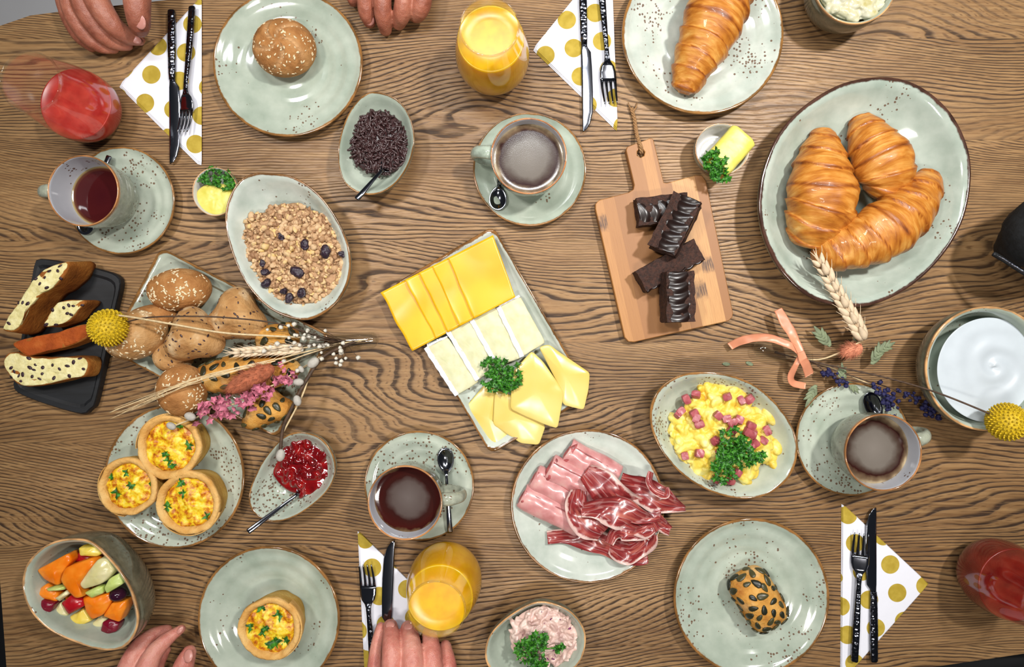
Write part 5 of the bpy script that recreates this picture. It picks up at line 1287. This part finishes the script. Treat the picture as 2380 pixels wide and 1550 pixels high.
hand('bare hand with pointing fingers and thumb beside the fruit bowl', [
    [(282, 1640, .050, 30), (292, 1575, .052, 27), (318, 1512, .044, 22), (352, 1478, .032, 17), (388, 1464, .020, 12)],
    [(330, 1640, .056, 30), (336, 1570, .058, 27), (358, 1518, .050, 21), (390, 1484, .040, 16), (421, 1462, .032, 10)],
    [(358, 1640, .034, 26), (360, 1560, .030, 20), (376, 1524, .022, 14), (387, 1510, .018, 10)],
    [(412, 1680, .042, 30), (416, 1600, .046, 27), (428, 1545, .044, 23), (440, 1516, .040, 16)],
    [(290, 1700, .048, 52), (350, 1700, .05, 56), (405, 1710, .045, 44)], [(350, 1720, .05, 60), (350, 1990, .06, 56)]],
    M['skin_b'], [(438, 1524, .0555, 15, 11, 15, -.45), (419, 1464, .0388, -35, 6, 10, -.3)], 3.0)
hand('bare hand over the knife handle beside the lower orange juice', [
    [(874, 1650, .034, 24), (871, 1570, .032, 19), (874, 1505, .028, 14), (885, 1458, .022, 12)],
    [(914, 1650, .058, 32), (912, 1575, .062, 27), (911, 1505, .052, 23), (907, 1456, .028, 17)],
    [(962, 1650, .060, 32), (960, 1575, .064, 28), (957, 1508, .052, 24), (949, 1460, .030, 18)],
    [(1006, 1650, .055, 30), (1005, 1580, .058, 27), (1003, 1518, .046, 23), (998, 1472, .028, 17)],
    [(1042, 1650, .046, 26), (1043, 1590, .046, 23), (1041, 1540, .036, 19), (1035, 1502, .022, 14)],
    [(900, 1710, .055, 46), (965, 1720, .058, 56), (1030, 1710, .05, 42)], [(965, 1730, .058, 64), (970, 1990, .06, 58)]],
    M['skin_b'], [(907, 1452, .0372, 4, 11, 10, -.9), (949, 1456, .0392, 8, 11, 10, -.9)], 4.0)
g = G('black_cloth', 0.85); g.base(g.mix(g.ss(g.noise(200, 3), 0.3, 0.7), C(10, 12, 14), C(24, 27, 30))); g.bump(g.noise(500, 3), 0.4, 0.0008); M['black'] = g.m
t = thing('person', 'person in a black zipped jacket, sleeve end at the right edge', 'person', P(2400, 560, 0))
q = resample(np.array([np.r_[P(2340, 582, .050), S(30, .05)], np.r_[P(2372, 570, .070), S(56, .07)], np.r_[P(2420, 548, .090), S(86, .09)], np.r_[P(2560, 500, .12), S(110, .12)], np.r_[P(2760, 450, .15), S(120, .15)]]), 40, True, False)
V, F = tube(q[:, :3], q[:, 3], 28); V = jitter(V, .006, 30, 3.0, 3); V[:, 2] = np.maximum(V[:, 2], .003); mk('sleeve', V, F, M['black'], t)
zp = resample(np.array([P(2309, 590, .074), P(2335, 605, .084), P(2380, 634, .096), P(2440, 672, .105)]), 46, True, False)
V, F = tube(zp, .0030, 8); zo = mk('zipper_tape', V, F, M['black'], t)
mb = MB()
for k in range(45):
    d = zp[k + 1] - zp[k]; d /= np.linalg.norm(d); mb.add(*sphere(zp[k] + np.array((0, 0, .0028)), (.0009, .0026, .0012), 8, 5, np.array((d, np.cross((0, 0, 1), d), (0, 0, 1))).T))
mb.build('zipper_teeth', M['steel'], zo, kind='stuff')

# ------------------------------------------------------------------ dried flower bouquets
M['yellow'] = plain('craspedia', C(196, 164, 10), 0.7, 0.25, 300); M['twig'] = plain('brown_twig', C(72, 52, 36), 0.7, 0.3, 200); M['straw'] = plain('straw', C(206, 182, 140), 0.6, 0.15, 200)
M['wheat'] = plain('dried_wheat', C(206, 184, 154), 0.55, 0.12, 200); M['tail'] = plain('russet_fluff', C(164, 92, 62), 0.9, 0.2, 200); M['peach'] = plain('peach_fluff', C(206, 132, 100), 0.9, 0.15, 200)
M['pink'] = plain('dried_pink_petals', C(196, 112, 132), 0.7, 0.3, 160); M['catkin'] = plain('catkin', C(176, 170, 160), 0.8, 0.1, 200); M['white'] = plain('white_blossom', C(206, 200, 186), 0.8, 0.1, 200)
M['lav'] = plain('lavender', C(27, 25, 72), 0.7, 0.35, 200); M['sagegreen'] = plain('dried_green_leaf', C(112, 122, 92), 0.65, 0.25, 120); M['ribbon'] = plain('peach_ribbon', C(216, 142, 108), 0.35, 0.08, 60)
def ball(t, cx, cy, z, rpx):
    c = P(cx, cy, z); r = S(rpx, z)
    b = mk('flower_ball', *sphere(c, r * .9, 24, 16), M['yellow'], t); mb = MB(); n = 330
    for k in range(n):
        y = 1 - 2 * (k + .5) / n; a = k * 2.39996; d = np.array((math.cos(a) * math.sqrt(1 - y * y), math.sin(a) * math.sqrt(1 - y * y), y))
        mb.add(*sphere(c + d * r * .9, (.0013, .0013, .0026), 6, 5, np.array(rmat(d))), rng.random())
    mb.build('florets', M['yellow'], b, kind='stuff')
def stem(t, pts, r, m, name='stem'):
    q = resample(np.array([P(*p) for p in pts]), 40, True, False); V, F = tube(q, r, 7); return mk(name, V, F, m, t)
SPV, SPF = sphere((0, 0, 0), (.0030, .0075, .0026), 10, 8); SPV[:, 0] *= 1 - .55 * SPV[:, 1] / .0075; SPV[:, 2] *= 1 - .55 * SPV[:, 1] / .0075; SPV[:, 1] += .006
aw = tube([(0, .010, 0), (.0003, .016, .0006), (0, .021, .001)], [.0006, .0003, .00012], 5); SPV2 = np.vstack([SPV, aw[0]]); SPF2 = SPF + [[i + len(SPV) for i in f] for f in aw[1]]
SPIKE = shared('spikelet', SPV2, SPF2, M['wheat'])
def wheat(t, tip, base, n=11, sc=1.0):
    a, b = P(*tip), P(*base); d = a - b; L = np.linalg.norm(d); d /= L
    V, F = tube([b, (a + b) / 2, a], [.0012, .0010, .0006], 7); mk('ear_stalk', V, F, M['wheat'], t)
    sd = np.cross(d, (0, 0, 1)); sd /= np.linalg.norm(sd); up = np.cross(sd, d)
    for k in range(n):
        p = b + d * L * (k + .3) / n
        for s in (-1, 0, 1):
            if s == 0 and k % 2: continue
            dd = d * math.cos(.42 * abs(s)) + sd * s * .42 + up * (.25 if s == 0 else .1); dd /= np.linalg.norm(dd)
            x = np.cross(dd, up); x /= np.linalg.norm(x); R = Matrix(np.array((x, dd, np.cross(x, dd))).T.tolist())
            piece('spikelet', SPIKE, t, p + sd * s * .0016 + up * (.002 if s == 0 else 0), R, sc * rng.uniform(.85, 1.1) * (1 - .25 * k / n))
    for s in (-.12, .05, .18):
        V, F = tube([a - d * .006, a + d * .006 + sd * s * .01, a + d * .014 + sd * s * .03], [.0012, .0008, .0002], 5); mk('awn', V, F, M['wheat'], t)
def fluff(t, A, B, w, m, n=700, hl=.006):
    a, b = P(*A), P(*B); d = b - a; L = np.linalg.norm(d); d /= L; c = (a + b) / 2; sd = np.cross(d, (0, 0, 1)); sd /= np.linalg.norm(sd); up = np.cross(sd, d); R = np.array((sd, d, up)).T
    r = S(w, c[2]); o = mk('seed_head', *sphere(c, (r * .8, L / 2 * .86, r * .7), 20, 14, R), m, t); mb = MB()
    for k in range(n):
        q = nrs.normal(size=3); q /= np.linalg.norm(q); p = c + R @ (q * (r * .78, L / 2 * .84, r * .68)); e = R @ (q * (1, .6, 1)) + d * .9 + nrs.normal(size=3) * .2; e /= np.linalg.norm(e); x = np.cross(e, q + .01); x /= np.linalg.norm(x) + 1e-9
        h = hl * rng.uniform(.8, 1.9); mb.add([p - x * .00035, p + x * .00035, p + e * h], [[0, 1, 2]])
    mb.build('hairs', m, o, kind='stuff')
def petalmesh(seed, m, name, r=.0055):
    rs = np.random.RandomState(seed); V = [(0, 0, -.001)]; n = 10
    for k in range(n):
        a = k / n * 6.283; V.append((.45 * r * math.cos(a), .45 * r * math.sin(a), .002))
    for k in range(n):
        a = k / n * 6.283; q = r * (1.1 if k % 2 else .65) * rs.uniform(.85, 1.15); V.append((q * math.cos(a), q * math.sin(a), .0032 + rs.uniform(-.0012, .0018)))
    return shared(name, V, [[0, 1 + k, 1 + (k + 1) % n] for k in range(n)] + [[1 + k, 1 + n + k, 1 + n + (k + 1) % n, 1 + (k + 1) % n] for k in range(n)], m)
PET = [petalmesh(s, M['pink'], 'floret') for s in (1, 2, 3)]
bv, bf = sphere((0, 0, 0), .0030, 8, 6); BLOS = shared('blossom', jitter(bv, .0012, 400, 1.0), bf, M['white']); CATV, CATF = sphere((0, 0, 0), (.0058, .0082, .0055), 14, 10); CAT = shared('catkin', CATV, CATF, M['catkin'])
lv, lf = sphere((0, 0, 0), (.0026, .0030, .0026), 8, 6); LAV = shared('floret', jitter(lv, .0016, 500, 2.0), lf, M['lav'])
def bractmesh():
    mb = MB()
    for k in range(7):
        s = -1 if k % 2 else 1; y = k * .0026; V, F = sphere((0, 0, 0), (.0022, .0062, .0006), 8, 6); V[:, 0] *= 1 - .5 * V[:, 1] / .0062; a = s * .55 * (1 if k < 6 else 0); R = np.array(Matrix.Rotation(-a, 3, 'Z')); mb.add(V @ R.T + np.array((s * .0024 * (k < 6), y, .0004 * k)), F)
    return shared('leaf_spray', *mb.get(), M['sagegreen'])
BRACT = bractmesh()
def vial(label, A, B, w, z):
    a, b = P(A[0], A[1], z), P(B[0], B[1], z); d = (b - a)[:2]; L = np.linalg.norm(d); d /= L; r = S(w, z); n = 28
    th = .0006; prof = [(0.0, 0.001)] + [(L * u, r * (math.sqrt(max(0, 1 - (1 - min(1, u / .16)) ** 2)))) for u in np.linspace(.004, 1, 30)]
    prof += [(L, r - th)] + [(max(th, L * u), max(.0004, r * math.sqrt(max(0, 1 - (1 - min(1, u / .16)) ** 2)) - th)) for u in np.linspace(1, .02, 26)] + [(th, .0004)]
    V = []; sd = np.array((-d[1], d[0]))
    for s, rr in prof:
        for k in range(n):
            an = 2 * math.pi * k / n; q = a[:2] + d * s + sd * rr * math.cos(an); V.append((q[0], q[1], r + .0003 + rr * math.sin(an)))
    return mk('glass_vial', V, strip_faces(len(prof), n), M['glass'], label=label, cat='vial', group='glass flower vials')
vial('small glass vial holding the dried flower stems beside the gouda', (881, 789), (768, 795), 19, .01)
t = thing('dried_bouquet', 'bunch of dried flowers lying across the bread rolls', 'bouquet', P(600, 850, 0))
ball(t, 252, 762, .075, 45)
stem(t, [(296, 748, .080), (340, 738, .086), (422, 735, .090), (526, 738, .082), (651, 753, .058), (761, 788, .030), (850, 792, .012)], .0010, M['twig'])
stem(t, [(270, 732, .078), (307, 737, .086), (399, 753, .090), (517, 773, .082), (620, 780, .062), (700, 784, .045)], .0013, M['straw'], 'grass_blade')
wheat(t, (546, 820, .068), (706, 808, .046), 11)
stem(t, [(706, 808, .046), (760, 802, .030), (850, 790, .012)], .0011, M['straw'])
for k in range(16):
    e = (rng.uniform(250, 440), 0, 0); yy = 890 + (440 - e[0]) * .42 + rng.uniform(-22, 14)
    stem(t, [(640, 836 + rng.uniform(-4, 4), .062), (540, 860 + rng.uniform(-5, 5), .074), (440, 888 + rng.uniform(-8, 8), .080), (e[0], yy, .078)], .00035, M['straw'], 'awn')
stem(t, [(640, 836, .062), (700, 820, .045), (800, 797, .018)], .0010, M['straw'])
fluff(t, (648, 848, .066), (515, 914, .076), 27, M['tail'])
stem(t, [(648, 848, .066), (705, 826, .045), (800, 796, .017)], .0008, M['straw'])
chain = [(440, 976, .064), (464, 967, .066), (503, 940, .072), (540, 940, .070), (562, 932, .070), (606, 908, .068), (648, 889, .062), (690, 863, .050)]
q = resample(np.array(chain), 60, True, False)
for k in range(95):
    p = q[rng.randrange(6, 58)]; w = 24 if p[0] < 640 else 15; piece('floret', rng.choice(PET), t, P(p[0] + rng.gauss(0, w * .5), p[1] + rng.gauss(0, w * .55), p[2] + rng.uniform(-.004, .006)), rmat((rng.gauss(0, .6), rng.gauss(0, .6), .8), rng.uniform(0, 6)), rng.uniform(.7, 1.25))
stem(t, [(398, 992, .060)] + [(a, b, c - .003) for a, b, c in chain] + [(755, 825, .034), (820, 797, .014)], .0011, M['straw'])
stem(t, [(651, 1062, .050), (657, 999, .050), (675, 955, .054), (712, 884, .054), (755, 827, .040), (830, 792, .014)], .0022, M['twig'], 'twig')
stem(t, [(655, 1010, .048), (700, 925, .052), (716, 880, .053)], .0012, M['straw'], 'twig')
for (x, y, z, a, s) in [(728, 843, .052, -50, 1.25), (694, 888, .060, 90, 1.0), (691, 931, .060, 15, 1.05), (652, 1058, .056, -10, 1.2), (398, 990, .062, 60, .95), (442, 968, .066, 70, 1.1), (700, 858, .054, 30, .7)]:
    piece('catkin', CAT, t, P(x, y, z), Matrix.Rotation(math.radians(a), 3, 'Z'), s * .82)
mbs = MB()
for k in range(46):
    if k < 30: x, y = rng.gauss(715, 42), rng.gauss(787, 24)
    else: x, y = rng.gauss(772, 24), rng.gauss(822, 16)
    z = float(np.interp(x, [600, 700, 800], [.064, .052, .030])) + rng.uniform(-.006, .008); piece('blossom', BLOS, t, P(x, y, z), Matrix.Rotation(rng.uniform(0, 6), 3, 'Z'), rng.uniform(.65, 1.15))
    mbs.add(*tube([P(x, y, z), P((x + 800) / 2, (y + 795) / 2 + rng.uniform(-5, 5), z * .7 + .004), P(805, 795, .014)], .00032, 5))
mbs.build('blossom_stems', M['twig'], t, kind='stuff')
vial('small glass vial tied with the peach ribbon', (1750, 806), (1880, 838), 20, .01)
t = thing('dried_bouquet', 'bunch of dried flowers with wheat and lavender between the croissants and the yogurt', 'bouquet', P(1990, 840, 0))
ball(t, 2340, 980, .085, 45)
stem(t, [(1800, 818, .011), (1896, 842, .020), (2053, 876, .045), (2174, 911, .070), (2300, 961, .086)], .0012, M['twig'])
stem(t, [(1800, 818, .011), (1896, 842, .018), (1960, 866, .020), (2030, 897, .024)], .0010, M['straw'])
stem(t, [(1800, 818, .011), (1890, 836, .016), (1950, 820, .026), (2008, 789, .034)], .0011, M['straw'])
wheat(t, (1900, 602, .070), (2010, 790, .036), 10, 1.55)
fluff(t, (2010, 806, .030), (1948, 822, .026), 19, M['peach'], 500, .005)
stem(t, [(1810, 820, .011), (1890, 838, .014), (1950, 822, .024)], .0008, M['straw'])
for (x, y, z, a, s) in [(1922, 775, .014, 40, 1.35), (1990, 770, .022, -20, 1.25), (2030, 815, .020, -30, 1.3), (1893, 885, .014, 150, 1.25), (1958, 865, .020, 5, 1.05), (2042, 798, .022, -60, 1.1), (1975, 878, .016, -140, .8)]:
    piece('leaf_spray', BRACT, t, P(x, y, z) - np.array((0, .009 * s, 0)), Matrix.Rotation(math.radians(a), 3, 'Z'), s)
for pts, n in (([(1916, 862, .016), (1936, 874, .020), (1966, 896, .024)], 24), ([(2034, 898, .032), (2056, 918, .036), (2078, 950, .036)], 46), ([(2094, 912, .026), (2140, 940, .024), (2190, 972, .020)], 44)):
    q = resample(np.array(pts), 30, True, False); w = 9 if n != 46 else 15
    for k in range(n):
        p = q[rng.randrange(30)]; piece('floret', LAV, t, P(p[0] + rng.gauss(0, w * .55), p[1] + rng.gauss(0, w * .55), p[2] + rng.uniform(-.003, .004)), Matrix.Rotation(rng.uniform(0, 6), 3, 'Z'), rng.uniform(.7, 1.2))
stem(t, [(1810, 820, .011), (1890, 844, .016), (1936, 874, .020), (2034, 898, .030), (2078, 950, .034)], .0007, M['twig'])
stem(t, [(1890, 844, .016), (2000, 880, .024), (2094, 912, .026), (2190, 972, .020)], .0007, M['twig'])
t = thing('ribbon_bow', 'peach satin ribbon tied around the dried flowers', 'ribbon', P(1840, 820, 0))
for sp_, hw_, zz in (([(1808, 719), (1826, 752), (1848, 790), (1862, 822)], [10, 11, 11, 8], [.022, .028, .034, .036]), ([(1696, 805), (1722, 792), (1760, 784), (1800, 788), (1842, 806), (1862, 824)], [9, 10, 9, 9, 8, 7], [.010, .022, .032, .036, .036, .034]),
                     ([(1860, 818), (1868, 838), (1876, 856), (1881, 872)], [9, 10, 11, 11], [.036, .036, .028, .020]), ([(1862, 824), (1850, 848), (1838, 874), (1844, 890), (1872, 897)], [7, 6, 7, 8, 7], [.034, .032, .024, .016, .012])):
    ribbon('ribbon_strip', None, sp_, hw_, zz, M['ribbon'], None, 1.0, 1, .0006, 40, 8, .0006, cat=None, parent=t, lo=.001)
for (x, y, a) in ((1742, 845, 70), (1688, 846, 85)):
    tag(mk('leaf_scrap', *[(lambda V, F: (V @ np.array(Matrix.Rotation(math.radians(a), 3, 'Z')).T + P(x, y, .0008), F))(*sphere((0, 0, 0), (.0026, .0055, .0006), 10, 6))][0], M['sagegreen']), 'tiny dry leaf scrap on the table %s' % ('nearer the vial' if x > 1700 else 'nearer the cheese plate'), 'leaf', 'fallen leaf scraps')
